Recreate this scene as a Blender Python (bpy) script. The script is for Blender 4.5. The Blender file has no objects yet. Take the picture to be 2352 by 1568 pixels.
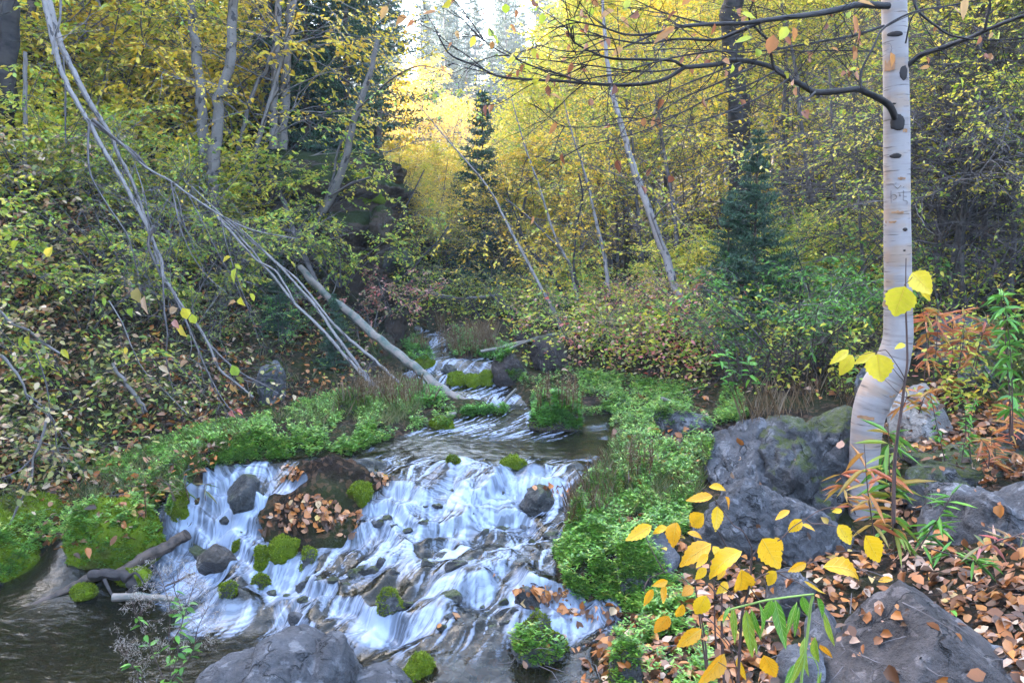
import bpy, math, random
import numpy as np
from mathutils import Vector
from mathutils.bvhtree import BVHTree
# ------------------------------------------------------------------ camera
F = 2000.0            # focal length in pixels of a 2352 px wide view
PITCH = math.radians(6.3)
SC = bpy.context.scene
COL = SC.collection
cam_d = bpy.data.cameras.new("camera"); cam_d.sensor_width = 36; cam_d.lens = 36 * F / 2352
cam_d.clip_start = 0.05; cam_d.clip_end = 600
cam = bpy.data.objects.new("camera", cam_d); COL.objects.link(cam)
cam.location = (0, 0, 0); cam.rotation_euler = (math.pi / 2 - PITCH, 0, 0)
SC.camera = cam
# ------------------------------------------------------------------ light
SUN = Vector((-0.76, 0.52, 0.43)).normalized()
world = bpy.data.worlds.new("World"); SC.world = world; world.use_nodes = True
wn = world.node_tree; wn.nodes.clear()
sky = wn.nodes.new("ShaderNodeTexSky"); sky.sky_type = 'NISHITA'; sky.sun_disc = False
sky.sun_elevation = math.asin(SUN.z); sky.sun_rotation = math.atan2(SUN.x, SUN.y)
sky.air_density = 1.0; sky.dust_density = 3.0; sky.ozone_density = 0.9
bg = wn.nodes.new("ShaderNodeBackground"); bg.inputs[1].default_value = 0.15
wo = wn.nodes.new("ShaderNodeOutputWorld")
wn.links.new(sky.outputs[0], bg.inputs[0]); wn.links.new(bg.outputs[0], wo.inputs[0])
sun_d = bpy.data.lights.new("sun", 'SUN'); sun_d.energy = 4.5; sun_d.angle = math.radians(0.5)
sun_d.color = (1.0, 0.90, 0.74)
sun = bpy.data.objects.new("sun", sun_d); COL.objects.link(sun)
sun.rotation_euler = SUN.to_track_quat('Z', 'Y').to_euler(); sun.location = (-20, 10, 40)
SC.view_settings.view_transform = 'Standard'; SC.view_settings.look = 'None'
SC.view_settings.exposure = 4.4; SC.view_settings.gamma = 1.0
try:
    SC.cycles.max_bounces = 8; SC.cycles.diffuse_bounces = 5; SC.cycles.glossy_bounces = 2
    SC.cycles.transmission_bounces = 3; SC.cycles.transparent_max_bounces = 8; SC.cycles.volume_bounces = 0
except Exception: pass

# ------------------------------------------------------------------ helpers
CP_, SP_ = math.cos(PITCH), math.sin(PITCH)
def ray(px, py):
    a = (np.asarray(px, float) - 1176) / F; b = (784 - np.asarray(py, float)) / F
    return np.stack([a, CP_ + b * SP_, -SP_ + b * CP_], -1)
def P(px, py, Y):
    r = ray(px, py); return r / r[..., 1:2] * np.asarray(Y, float)[..., None]
def PZ(px, py, z):
    r = ray(px, py); return r / r[..., 2:3] * np.asarray(z, float)[..., None]
def vnoise(p):
    p = np.asarray(p, float); i = np.floor(p).astype(np.int64); f = p - i; u = f * f * (3 - 2 * f)
    def h(x, y, z):
        n = (x * 73856093) ^ (y * 19349663) ^ (z * 83492791); n = n & 0xffffff
        n = (n * ((n * n * 15731) & 0xffffffffff) + n * 789221 + 1376312589) & 0x7fffffff
        n = (n ^ (n >> 13)) & 0x7fffffff
        return (n % 100003) / 100003.0
    r = 0
    for dx in (0, 1):
        for dy in (0, 1):
            for dz in (0, 1):
                w = (u[:, 0] if dx else 1 - u[:, 0]) * (u[:, 1] if dy else 1 - u[:, 1]) * (u[:, 2] if dz else 1 - u[:, 2])
                r = r + w * h(i[:, 0] + dx, i[:, 1] + dy, i[:, 2] + dz)
    return r * 2 - 1
def fbm(p, oct=4, seed=0.0, gain=0.5):
    p = np.asarray(p, float) + seed * 17.31 + 100; a = 1; r = 0
    for _ in range(oct):
        r = r + a * vnoise(p); p = p * 2.03 + 11.7; a *= gain
    return r
def n2(x, y, s, oct=4, seed=0.0):
    sh = np.shape(x); q = np.stack([np.ravel(x) * s, np.ravel(y) * s, np.zeros(np.size(x))], -1)
    return fbm(q, oct, seed).reshape(sh)
def sstep(a, b, x):
    t = np.clip((x - a) / (b - a), 0, 1); return t * t * (3 - 2 * t)
def mesh_np(name, V, Fc, smooth=False, uv=None, attrs=None):
    V = np.asarray(V, np.float32).reshape(-1, 3); Fc = np.asarray(Fc, np.int32)
    me = bpy.data.meshes.new(name); n = Fc.shape[0]; k = Fc.shape[1] if n else 4
    me.vertices.add(len(V)); me.vertices.foreach_set('co', V.ravel())
    me.loops.add(n * k); me.loops.foreach_set('vertex_index', Fc.ravel())
    me.polygons.add(n); me.polygons.foreach_set('loop_start', np.arange(0, n * k, k, dtype=np.int32))
    me.polygons.foreach_set('loop_total', np.full(n, k, np.int32))
    if smooth: me.polygons.foreach_set('use_smooth', np.ones(n, bool))
    if uv is not None:
        l = me.uv_layers.new(name='UVMap'); l.data.foreach_set('uv', np.asarray(uv, np.float32)[Fc.ravel()].ravel())
    for a, v in (attrs or {}).items():
        t = me.attributes.new(a, 'FLOAT', 'POINT'); t.data.foreach_set('value', np.asarray(v, np.float32))
    me.update(); me.validate(); return me
def obj(name, me, mat=None, parent=None, **tags):
    o = bpy.data.objects.new(name, me); COL.objects.link(o)
    if mat is not None and len(me.materials) == 0: me.materials.append(mat)
    if parent is not None:
        o.parent = parent; o.location = -parent.location
    for k, v in tags.items(): o[k] = v
    return o
def thing(name, loc, label, cat, group=None):
    o = bpy.data.objects.new(name, None); COL.objects.link(o); o.location = Vector([float(c) for c in loc]); o.empty_display_size = 0.1
    o['label'] = label; o['category'] = cat
    if group: o['group'] = group
    return o
# ---- tubes
def catmull(pts, per=4):
    p = np.asarray(pts, float)
    if len(p) < 3: return p
    q = np.vstack([2 * p[0] - p[1], p, 2 * p[-1] - p[-2]]); out = []
    for i in range(1, len(q) - 2):
        for t in np.arange(per) / per:
            out.append(0.5 * ((2 * q[i]) + (q[i + 1] - q[i - 1]) * t + (2 * q[i - 1] - 5 * q[i] + 4 * q[i + 1] - q[i + 2]) * t * t + (3 * q[i] - q[i - 1] - 3 * q[i + 1] + q[i + 2]) * t ** 3))
    out.append(p[-1]); return np.array(out)
class Tubes:
    def __init__(s): s.V = []; s.F = []; s.UV = []; s.n = 0
    def add(s, pts, r, sides=5, bump=0.0, seed=0):
        p = np.asarray(pts, float); m = len(p)
        if m < 2: return
        r = np.broadcast_to(np.asarray(r, float), (m,))
        t = np.gradient(p, axis=0); t /= np.linalg.norm(t, axis=1)[:, None] + 1e-9
        ref = np.array([0, 0, 1.0]) if abs(t[:, 2].mean()) < 0.8 else np.array([1.0, 0, 0])
        a = np.cross(t, ref); a /= np.linalg.norm(a, axis=1)[:, None] + 1e-9; b = np.cross(t, a)
        ang = np.arange(sides + 1) / sides * 2 * math.pi
        rr = np.repeat(r[:, None], sides + 1, 1)
        if bump:
            q = p[:, None, :] * 6 + np.stack([np.cos(ang), np.sin(ang), 0 * ang], -1)[None] * 0.8
            nz = fbm(q.reshape(-1, 3), 3, seed).reshape(m, sides + 1); nz[:, -1] = nz[:, 0]; rr = rr * (1 + bump * nz)
        v = p[:, None] + rr[..., None] * (np.cos(ang)[None, :, None] * a[:, None] + np.sin(ang)[None, :, None] * b[:, None])
        L = np.concatenate([[0], np.cumsum(np.linalg.norm(np.diff(p, axis=0), axis=1))])
        k = sides + 1; i, j = np.meshgrid(np.arange(m - 1), np.arange(sides), indexing='ij')
        f = np.stack([i * k + j, i * k + j + 1, (i + 1) * k + j + 1, (i + 1) * k + j], -1).reshape(-1, 4) + s.n
        # end caps: the ring is collapsed onto its centre by one more ring
        V = v.reshape(-1, 3); s.V.append(V); s.F.append(f)
        s.UV.append(np.stack([np.tile(ang / (2 * math.pi), m), np.repeat(L, k)], -1)); s.n += len(V)
        for e, rev in ((0, True), (m - 1, False)):
            if r[e] > 0.004:
                c = p[e] + t[e] * (-.3 if e == 0 else .3) * r[e]; base = s.n; s.V.append(np.vstack([v[e], c[None]]))
                s.UV.append(np.stack([np.append(ang / (2 * math.pi), .5), np.full(k + 1, L[e])], -1)); s.n += k + 1
                jj = np.arange(0, sides, 2) if sides % 2 == 0 else np.arange(0, sides)
                if sides % 2 == 0: q = np.stack([base + jj, base + jj + 1, base + jj + 2, np.full(len(jj), base + k)], -1)
                else: q = np.stack([base + jj, base + jj + 1, np.full(len(jj), base + k), np.full(len(jj), base + k)], -1)[:, :]
                if sides % 2: continue
                s.F.append(q if not rev else q[:, ::-1])
    def mesh(s, name='tubes'):
        if not s.V: return mesh_np(name, np.zeros((0, 3)), np.zeros((0, 4)))
        return mesh_np(name, np.vstack(s.V), np.vstack(s.F), True, np.vstack(s.UV))
def pth(pts, Y, per=4):
    """pixel path with depth(s) -> smooth world path"""
    a = np.array(pts, float); n = len(a)
    Y = np.asarray(Y, float)
    if Y.ndim == 0: Yv = np.full(n, float(Y))
    else:
        L = np.concatenate([[0], np.cumsum(np.hypot(*np.diff(a, axis=0).T))]); L /= L[-1]
        Yv = np.interp(L, np.linspace(0, 1, len(Y)), Y)
    return catmull(P(a[:, 0], a[:, 1], Yv), per)
def wr(w0, w1, Y, m, p=1.0):
    """radii from pixel widths"""
    t = np.linspace(0, 1, m) ** p; return (w0 * (1 - t) + w1 * t) / 2 / F * Y
# ---- leaves
def leaf_mesh(pos, d, nrm, L, W, name='leaves', fold=0.15, curl=0.0, simple=False, rnd=None, rng=None):
    pos = np.asarray(pos, float); n = len(pos); rng = rng or np.random.default_rng(1)
    d = np.asarray(d, float); d = d / (np.linalg.norm(d, axis=1)[:, None] + 1e-9)
    s = np.cross(d, nrm); s /= np.linalg.norm(s, axis=1)[:, None] + 1e-9; u = np.cross(s, d)
    L = np.broadcast_to(L, (n,)); W = np.broadcast_to(W, (n,)); curl = np.broadcast_to(curl, (n,)); fold = np.broadcast_to(fold, (n,))
    if simple: T = [(0, 0, 0, 0), (.45, .5, 0, 1), (1, 0, 1, 0), (.5, -.5, 0, 1)]; Q = [(0, 1, 2, 3)]
    else:
        T = [(0, 0, 0, 0), (.28, .42, .1, 1), (.62, .40, .45, 1), (1, 0, 1, 0), (.62, -.40, .45, 1), (.28, -.42, .1, 1)]
        Q = [(0, 3, 2, 1), (0, 5, 4, 3)]
    V = np.zeros((n, len(T), 3))
    for i, (a, b, c, f) in enumerate(T):
        V[:, i] = pos + d * (a * L)[:, None] + s * (b * W)[:, None] + u * (f * fold * W - c * curl * L)[:, None]
    k = len(T); Fc = (np.arange(n)[:, None, None] * k + np.array(Q)[None]).reshape(-1, 4)
    if rnd is None: rnd = rng.random(n)
    return mesh_np(name, V.reshape(-1, 3), Fc, False, None, {'rnd': np.repeat(rnd, k)})
def randdir(rng, n):
    v = rng.normal(size=(n, 3)); return v / np.linalg.norm(v, axis=1)[:, None]

# ------------------------------------------------------------------ materials
class M:
    def __init__(s, name):
        s.m = bpy.data.materials.new(name); s.m.use_nodes = True; s.t = s.m.node_tree; s.t.nodes.clear()
        s.out = s.n('OutputMaterial')
    def n(s, k, **kw):
        nd = s.t.nodes.new('ShaderNode' + k)
        for a, v in kw.items():
            if a == 'ins':
                for q, w in v.items():
                    if hasattr(w, 'is_output') : s.t.links.new(w, nd.inputs[q])
                    else: nd.inputs[q].default_value = w
            else: setattr(nd, a, v)
        return nd
    def noise(s, scale, detail=4, vec=None, rough=.55, dist=0):
        nd = s.n('TexNoise', ins={'Scale': scale, 'Detail': detail, 'Roughness': rough, 'Distortion': dist})
        if vec: s.t.links.new(vec, nd.inputs['Vector'])
        return nd.outputs['Fac']
    def ramp(s, fac, stops, interp='LINEAR'):
        nd = s.n('ValToRGB'); e = nd.color_ramp.elements; nd.color_ramp.interpolation = interp
        for i, (p, c) in enumerate(stops):
            x = e[i] if i < 2 else e.new(p)
            x.position = p; x.color = (*c, 1) if len(c) == 3 else c
        s.t.links.new(fac, nd.inputs[0]); return nd.outputs[0]
    def mix(s, f, a, b, bt='MIX'):
        nd = s.n('MixRGB', blend_type=bt)
        for i, w in enumerate((f, a, b)):
            if hasattr(w, 'is_output'): s.t.links.new(w, nd.inputs[i])
            else: nd.inputs[i].default_value = w if i == 0 else (*w, 1)
        return nd.outputs[0]
    def math(s, op, a, b=0.0, clamp=False):
        nd = s.n('Math', operation=op, use_clamp=clamp)
        for i, w in enumerate((a, b)):
            if hasattr(w, 'is_output'): s.t.links.new(w, nd.inputs[i])
            else: nd.inputs[i].default_value = w
        return nd.outputs[0]
    def mapping(s, vec, scale=(1, 1, 1)):
        nd = s.n('Mapping'); nd.inputs['Scale'].default_value = scale; s.t.links.new(vec, nd.inputs[0]); return nd.outputs[0]
    def bump(s, h, strength=.5, dist=.01):
        nd = s.n('Bump', ins={'Strength': strength, 'Distance': dist}); s.t.links.new(h, nd.inputs['Height']); return nd.outputs[0]
    def bsdf(s, col, rough=.8, normal=None, spec=.3, link=True):
        b = s.n('BsdfPrincipled', ins={'Specular IOR Level': spec})
        for q, w in (('Base Color', col), ('Roughness', rough)):
            if hasattr(w, 'is_output'): s.t.links.new(w, b.inputs[q])
            else: b.inputs[q].default_value = (*w, 1) if q == 'Base Color' else w
        if normal: s.t.links.new(normal, b.inputs['Normal'])
        if link: s.t.links.new(b.outputs[0], s.out.inputs[0])
        return b.outputs[0]
    def geo(s): return s.n('NewGeometry')
    def co(s): return s.n('TexCoord').outputs['Object']
    def pos(s): return s.n('NewGeometry').outputs['Position']
def leafmat(name, stops, transl=.52, rough=.42, spec=.45, spots=False):
    m = M(name); a = m.n('Attribute', attribute_name='rnd').outputs['Fac']
    c = m.ramp(a, stops, 'LINEAR')
    if spots:
        sp = m.ramp(m.noise(260, 3, m.pos()), [(.62, (0, 0, 0)), (.68, (1, 1, 1))])
        c = m.mix(m.math('MULTIPLY', sp, .55), c, (.16, .06, .01))
        c = m.mix(m.math('MULTIPLY', m.noise(60, 3, m.pos()), .45), c, (.55, .22, .015))
    else:
        c = m.mix(m.math('MULTIPLY', m.noise(70, 2, m.pos()), .35), c, (.10, .05, .01))
    b = m.bsdf(c, rough, None, spec, False)
    t = m.n('BsdfTranslucent'); m.t.links.new(c, t.inputs[0])
    x = m.n('MixShader'); x.inputs[0].default_value = transl
    m.t.links.new(b, x.inputs[1]); m.t.links.new(t.outputs[0], x.inputs[2]); m.t.links.new(x.outputs[0], m.out.inputs[0])
    return m.m
def barkmat(name, c1, c2, band=0.0, dark=(.03, .025, .025), vs=14, bumpd=.004):
    m = M(name); uv = m.n('UVMap').outputs[0]
    v = m.mapping(uv, (3, vs, 1)); n1 = m.noise(1.0, 5, v, .6)
    p = m.pos(); n2_ = m.noise(9, 4, p)
    c = m.mix(n2_, c1, c2)
    if band:
        bf = m.ramp(m.noise(1.0, 3, m.mapping(uv, (1.2, vs * 2.6, 1)), .5), [(.58 - .1 * band, (0, 0, 0)), (.64, (1, 1, 1))])
        c = m.mix(m.math('MULTIPLY', bf, .55 * band), c, (.19, .15, .13))
        lf = m.ramp(m.noise(1.0, 2, m.mapping(uv, (5, vs * 9, 1)), .5), [(.66, (0, 0, 0)), (.70, (1, 1, 1))])
        c = m.mix(m.math('MULTIPLY', lf, .8), c, dark)
        sc = m.ramp(m.noise(1.6, 2, m.mapping(uv, (2.2, vs * .5, 1)), .5), [(.60, (0, 0, 0)), (.64, (1, 1, 1))])
        c = m.mix(sc, c, dark)
    else:
        c = m.mix(m.ramp(n1, [(.45, (0, 0, 0)), (.65, (1, 1, 1))]), c, dark)
    m.bsdf(c, .75, m.bump(n1, .5, bumpd), .25); return m.m
MAT = {}
MAT['birch'] = barkmat('white_birch_bark', (.215, .188, .178), (.095, .08, .075), 1.0)
MAT['greybark'] = barkmat('grey_bark', (.15, .128, .115), (.085, .072, .066), .6)
MAT['twig'] = barkmat('pale_twig_bark', (.15, .125, .12), (.065, .052, .05))
MAT['dark'] = barkmat('dark_bark', (.05, .038, .034), (.018, .015, .015), 0, (.008, .006, .006), 12, .012)
MAT['brown'] = barkmat('brown_bark', (.11, .075, .055), (.05, .035, .03), 0, (.02, .015, .012), 20)
MAT['dead'] = barkmat('weathered_wood', (.21, .175, .15), (.11, .085, .07), 0, (.04, .07, .06), 10)
MAT['gold'] = leafmat('golden_leaf', [(0, (.55, .50, .03)), (.35, (.82, .60, .04)), (.75, (.90, .62, .05)), (1, (.85, .45, .05))])
MAT['goldhero'] = leafmat('golden_spotted_leaf', [(0, (.66, .46, .015)), (.4, (.72, .42, .012)), (.8, (.68, .33, .012)), (1, (.52, .20, .02))], .35, .45, .35, True)
MAT['lemon'] = leafmat('lemon_leaf', [(0, (.22, .36, .03)), (.3, (.50, .52, .04)), (.7, (.80, .66, .06)), (1, (.84, .58, .10))])
MAT['yg'] = leafmat('yellow_green_leaf', [(0, (.13, .30, .04)), (.4, (.34, .48, .06)), (.75, (.60, .58, .06)), (1, (.80, .60, .08))])
MAT['olive'] = leafmat('olive_leaf', [(0, (.07, .16, .03)), (.45, (.18, .30, .05)), (.8, (.48, .50, .09)), (1, (.66, .55, .16))])
MAT['pale'] = leafmat('pale_faded_leaf', [(0, (.06, .10, .02)), (.3, (.18, .20, .035)), (.6, (.46, .34, .12)), (.85, (.62, .42, .28)), (1, (.42, .18, .07))], .35)
MAT['green'] = leafmat('fresh_green_leaf', [(0, (.04, .16, .02)), (.5, (.09, .30, .035)), (1, (.20, .46, .05))], .35)
MAT['cress'] = leafmat('watercress_leaf', [(0, (.04, .14, .015)), (.5, (.12, .31, .03)), (.9, (.28, .50, .07)), (1, (.4, .42, .08))], .3, .35, .5)
MAT['pink'] = leafmat('pink_red_leaf', [(0, (.13, .18, .05)), (.35, (.45, .34, .16)), (.6, (.62, .28, .24)), (1, (.60, .09, .07))], .35)
MAT['orange'] = leafmat('orange_lance_leaf', [(0, (.40, .30, .05)), (.4, (.58, .24, .06)), (1, (.45, .10, .05))], .35)
MAT['lance'] = leafmat('green_lance_leaf', [(0, (.06, .22, .03)), (.5, (.14, .32, .04)), (.8, (.38, .38, .05)), (1, (.55, .16, .06))], .35)
MAT['litter'] = leafmat('dead_leaf', [(0, (.03, .015, .010)), (.25, (.14, .048, .018)), (.5, (.36, .11, .022)), (.68, (.50, .19, .04)), (.85, (.32, .16, .10)), (.95, (.50, .34, .24)), (1, (.55, .34, .03))], .15, .5, .4)
MAT['needle'] = leafmat('fir_needle', [(0, (.012, .045, .030)), (.6, (.025, .090, .052)), (1, (.05, .14, .07))], .1, .5, .3)
MAT['needle_far'] = leafmat('far_needle', [(0, (.02, .05, .035)), (1, (.06, .11, .07))], .1, .6, .2)
MAT['grass'] = leafmat('grass_blade', [(0, (.06, .12, .03)), (.5, (.14, .20, .05)), (1, (.34, .27, .13))], .3)
MAT['straw'] = leafmat('dry_stalk', [(0, (.10, .06, .03)), (.6, (.20, .13, .075)), (1, (.30, .23, .16))], .15, .8, .1)
MAT['mossb'] = leafmat('moss_tuft', [(0, (.05, .09, .005)), (.5, (.13, .19, .01)), (1, (.24, .30, .02))], .2, .8, .1)
def rockmat(name, c1, c2, pit=1.0, moss=0.0, wet=False, litchen=.3):
    m = M(name); p = m.pos(); n = m.noise(5, 6, p, .65); f = m.noise(45, 5, p, .7)
    c = m.mix(n, c1, c2); c = m.mix(m.math('MULTIPLY', f, .6), c, tuple(x * .45 for x in c1))
    l = m.ramp(m.noise(16, 4, p), [(.56, (0, 0, 0)), (.62, (1, 1, 1))]); c = m.mix(m.math('MULTIPLY', l, litchen), c, tuple(min(1, x * 1.9) for x in c2))
    v = m.n('TexVoronoi', ins={'Scale': 32.0}); m.t.links.new(m.n('VectorMath', operation='ADD', ins={0: p, 1: m.n('TexNoise', ins={'Scale': 20.0}).outputs['Color']}).outputs[0], v.inputs['Vector'])
    pits = m.ramp(v.outputs['Distance'], [(.10, (1, 1, 1)), (.24, (0, 0, 0))]); pm = m.ramp(m.noise(7, 3, p), [(.38, (0, 0, 0)), (.52, (1, 1, 1))])
    pf = m.mix(1.0, pits, pm, 'MULTIPLY'); c = m.mix(m.math('MULTIPLY', pf, .85 * pit), c, (.02, .018, .018))
    w_ = m.n('VectorMath', operation='ADD', ins={0: p, 1: m.n('VectorMath', operation='SCALE', ins={0: m.n('TexNoise', ins={'Scale': 6.0, 'Detail': 4.0}).outputs['Color'], 'Scale': .25}).outputs[0]}).outputs[0]
    ck = m.n('TexVoronoi', feature='DISTANCE_TO_EDGE', ins={'Scale': 5.0}); m.t.links.new(w_, ck.inputs['Vector']); cr = m.math('MULTIPLY', m.ramp(ck.outputs['Distance'], [(.0, (1, 1, 1)), (.035, (0, 0, 0))]), m.ramp(m.noise(4, 2, p), [(.45, (0, 0, 0)), (.6, (1, 1, 1))]))
    c = m.mix(m.math('MULTIPLY', cr, .8), c, (.012, .011, .011)); ml = m.ramp(m.noise(2.4, 5, p, .7), [(.40, (0, 0, 0)), (.62, (1, 1, 1))]); c = m.mix(m.math('MULTIPLY', ml, .55), c, tuple(q * .5 for q in c1))
    if moss:
        nz = m.n('SeparateXYZ'); m.t.links.new(m.geo().outputs['Normal'], nz.inputs[0])
        mf = m.ramp(m.math('ADD', m.math('MULTIPLY', nz.outputs[2], .35), m.noise(6, 4, p)), [(.80 - .35 * moss, (0, 0, 0)), (.88 - .3 * moss, (1, 1, 1))])
        c = m.mix(m.math('MULTIPLY', mf, m.ramp(f, [(.3, (.2, .2, .2)), (.6, (1, 1, 1))])), c, m.mix(f, (.025, .032, .006), (.085, .10, .018)))
    h = m.math('SUBTRACT', m.math('SUBTRACT', m.math('ADD', m.math('MULTIPLY', n, 1.5), m.math('MULTIPLY', f, .7)), m.math('MULTIPLY', pf, .8 * pit)), m.math('MULTIPLY', cr, .6))
    m.bsdf(c, .35 if wet else .85, m.bump(h, 1, .035), .5 if wet else .25); return m.m
MAT['rock'] = rockmat('grey_limestone', (.032, .030, .034), (.25, .24, .252))
MAT['rockm'] = rockmat('mossy_limestone', (.03, .028, .03), (.19, .18, .185), 1, .3)
MAT['rockpale'] = rockmat('pale_stone', (.22, .20, .19), (.42, .39, .37), .25)
MAT['rockpoint'] = rockmat('brown_grey_stone', (.035, .028, .026), (.20, .165, .155), .8)
MAT['rockbrown'] = rockmat('wet_brown_stone', (.06, .045, .035), (.12, .09, .07), .3, 0, True, .1)
MAT['rockwet'] = rockmat('wet_dark_stone', (.03, .028, .028), (.07, .065, .06), .5, .25, True, .1)
MAT['rockdark'] = rockmat('dark_brown_stone', (.035, .026, .024), (.095, .072, .066), .7, .25)
def mossmat():
    m = M('moss'); p = m.pos(); c = m.mix(m.noise(30, 5, p, .7), (.045, .07, .006), (.17, .23, .015))
    c = m.mix(m.ramp(m.noise(7, 3, p), [(.55, (0, 0, 0)), (.7, (1, 1, 1))]), c, (.07, .06, .02))
    m.bsdf(c, .95, m.bump(m.noise(120, 3, p, .8), 1, .012), .05); return m.m
MAT['moss'] = mossmat()
def groundmat():
    m = M('forest_floor'); p = m.pos(); n = m.noise(3, 5, p); f = m.noise(38, 5, p, .75)
    c = m.mix(f, (.005, .004, .003), (.036, .023, .015))
    c = m.mix(m.ramp(n, [(.40, (0, 0, 0)), (.70, (1, 1, 1))]), c, m.mix(f, (.012, .018, .006), (.05, .06, .015)))
    v = m.n('TexVoronoi', ins={'Scale': 45.0, 'Randomness': 1.0}); m.t.links.new(p, v.inputs['Vector'])
    lf = m.ramp(m.n('SeparateColor', ins={0: v.outputs['Color']}).outputs[0], [(.72, (0, 0, 0)), (.76, (1, 1, 1))])
    c = m.mix(m.math('MULTIPLY', lf, .5), c, (.12, .065, .035))
    m.bsdf(c, .9, m.bump(m.math('ADD', f, m.math('MULTIPLY', n, .4)), 1, .04), .1); return m.m
MAT['ground'] = groundmat()
def watermat():
    m = M('running_water')
    foam = m.n('Attribute', attribute_name='foam').outputs['Fac']; st = m.n('Attribute', attribute_name='streak').outputs['Fac']; psi = m.n('Attribute', attribute_name='psi').outputs['Fac']
    p = m.pos(); sp = m.n('SeparateXYZ'); m.t.links.new(p, sp.inputs[0]); al = m.math('SUBTRACT', sp.outputs[1], sp.outputs[2])
    def fil(fx, fy, det):
        c = m.n('CombineXYZ'); m.t.links.new(m.math('MULTIPLY', psi, fx), c.inputs[0]); m.t.links.new(m.math('MULTIPLY', al, fy), c.inputs[1]); return m.noise(1, det, c.outputs[0], .6)
    f1 = fil(75, 3.5, 4); f2 = fil(22, 2.2, 3)
    rip = m.noise(1, 4, m.mapping(p, (26, 60, 40)), .6, .8); rip2 = m.noise(1, 3, m.mapping(p, (9, 22, 12)), .6, .5)
    h = m.math('ADD', m.math('MULTIPLY', rip, .5), m.math('ADD', rip2, m.math('MULTIPLY', m.math('MULTIPLY', f1, foam), 1.2))); nb = m.bump(h, .24, .02)
    tr = m.n('BsdfTransparent'); tr.inputs[0].default_value = (.36, .30, .18, 1)
    body = m.n('BsdfDiffuse'); body.inputs[0].default_value = (.016, .014, .007, 1)
    bm = m.n('MixShader'); bm.inputs[0].default_value = .5; m.t.links.new(tr.outputs[0], bm.inputs[1]); m.t.links.new(body.outputs[0], bm.inputs[2])
    gl = m.n('BsdfGlossy'); gl.inputs['Roughness'].default_value = .06; m.t.links.new(nb, gl.inputs['Normal'])
    fr = m.n('Fresnel'); fr.inputs[0].default_value = 1.33; m.t.links.new(nb, fr.inputs['Normal'])
    w = m.n('MixShader'); m.t.links.new(m.math('MULTIPLY', fr.outputs[0], 1.0, True), w.inputs[0]); m.t.links.new(bm.outputs[0], w.inputs[1]); m.t.links.new(gl.outputs[0], w.inputs[2])
    fc = m.mix(f1, (.09, .12, .19), (.40, .45, .56))
    fo = m.bsdf(fc, .4, m.bump(f1, .4, .01), .5, False)
    k = m.math('ADD', m.math('MULTIPLY', foam, 1.35), m.math('SUBTRACT', m.math('MULTIPLY', m.math('ADD', m.math('MULTIPLY', f1, 1.5), f2), 1.0), 1.45))
    ff = m.math('MULTIPLY', m.ramp(m.math('ADD', m.math('MULTIPLY', k, .72), .10), [(.0, (0, 0, 0)), (.9, (1, 1, 1))]), m.ramp(foam, [(.02, (0, 0, 0)), (.15, (1, 1, 1))]))
    x = m.n('MixShader'); m.t.links.new(m.math('MULTIPLY', ff, .93), x.inputs[0]); m.t.links.new(w.outputs[0], x.inputs[1]); m.t.links.new(fo, x.inputs[2])
    m.t.links.new(x.outputs[0], m.out.inputs[0]); return m.m
MAT['water'] = watermat()
# ------------------------------------------------------------------ terrain surface from control points
CZ = [ # creek surface (pixel x, pixel y, height)
 (-400,1700,-1.75),(0,1350,-1.75),(0,1568,-1.75),(200,1400,-1.75),(330,1320,-1.74),(420,1320,-1.71),(400,1500,-1.75),(600,1490,-1.74),(700,1500,-1.73),(900,1700,-1.73),(300,1900,-1.75),
 (480,1075,-1.22),(620,1062,-1.21),(800,1052,-1.205),(700,1100,-1.24),(560,1110,-1.26),(470,1160,-1.40),(540,1170,-1.42),(600,1150,-1.36),(440,1230,-1.56),(520,1230,-1.53),(430,1290,-1.70),(500,1300,-1.66),
 (700,1180,-1.36),(780,1130,-1.27),(640,1240,-1.50),(760,1240,-1.47),(700,1310,-1.58),(600,1340,-1.64),(520,1400,-1.70),(470,1440,-1.745),(650,1440,-1.735),(820,1200,-1.40),
 (900,1060,-1.20),(1150,1060,-1.20),(1370,1060,-1.20),(1000,970,-1.20),(1250,960,-1.19),(1380,1000,-1.20),(1150,1000,-1.20),
 (940,1095,-1.225),(1130,1112,-1.225),(1330,1115,-1.225),(960,1150,-1.31),(1140,1160,-1.33),(1290,1165,-1.34),(1000,1190,-1.36),
 (1150,1190,-1.365),(1280,1190,-1.365),(1150,1222,-1.42),(1280,1228,-1.43),(900,1230,-1.43),(1000,1240,-1.43),(860,1290,-1.48),(960,1300,-1.45),(1100,1330,-1.445),(1240,1330,-1.44),(1230,1280,-1.435),
 (900,1345,-1.50),(1060,1348,-1.46),(1230,1350,-1.455),(900,1400,-1.56),(1080,1398,-1.54),(1230,1398,-1.535),(760,1380,-1.60),(820,1420,-1.62),(1000,1440,-1.56),(1200,1440,-1.56),(780,1460,-1.70),(900,1470,-1.66),
 (1330,1420,-1.56),(1420,1420,-1.55),(1350,1540,-1.62),(1000,1560,-1.62),(1200,1620,-1.66),
 (1180,945,-1.175),(1150,920,-1.15),(1100,920,-1.14),(1000,900,-1.12),(1120,890,-1.105),(950,875,-1.09),(1150,870,-1.06),(1050,850,-1.02),(930,845,-1.04),(1130,835,-.98),(980,828,-.97),(1010,800,-.93),(995,775,-.90),(985,755,-.88)]
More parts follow.
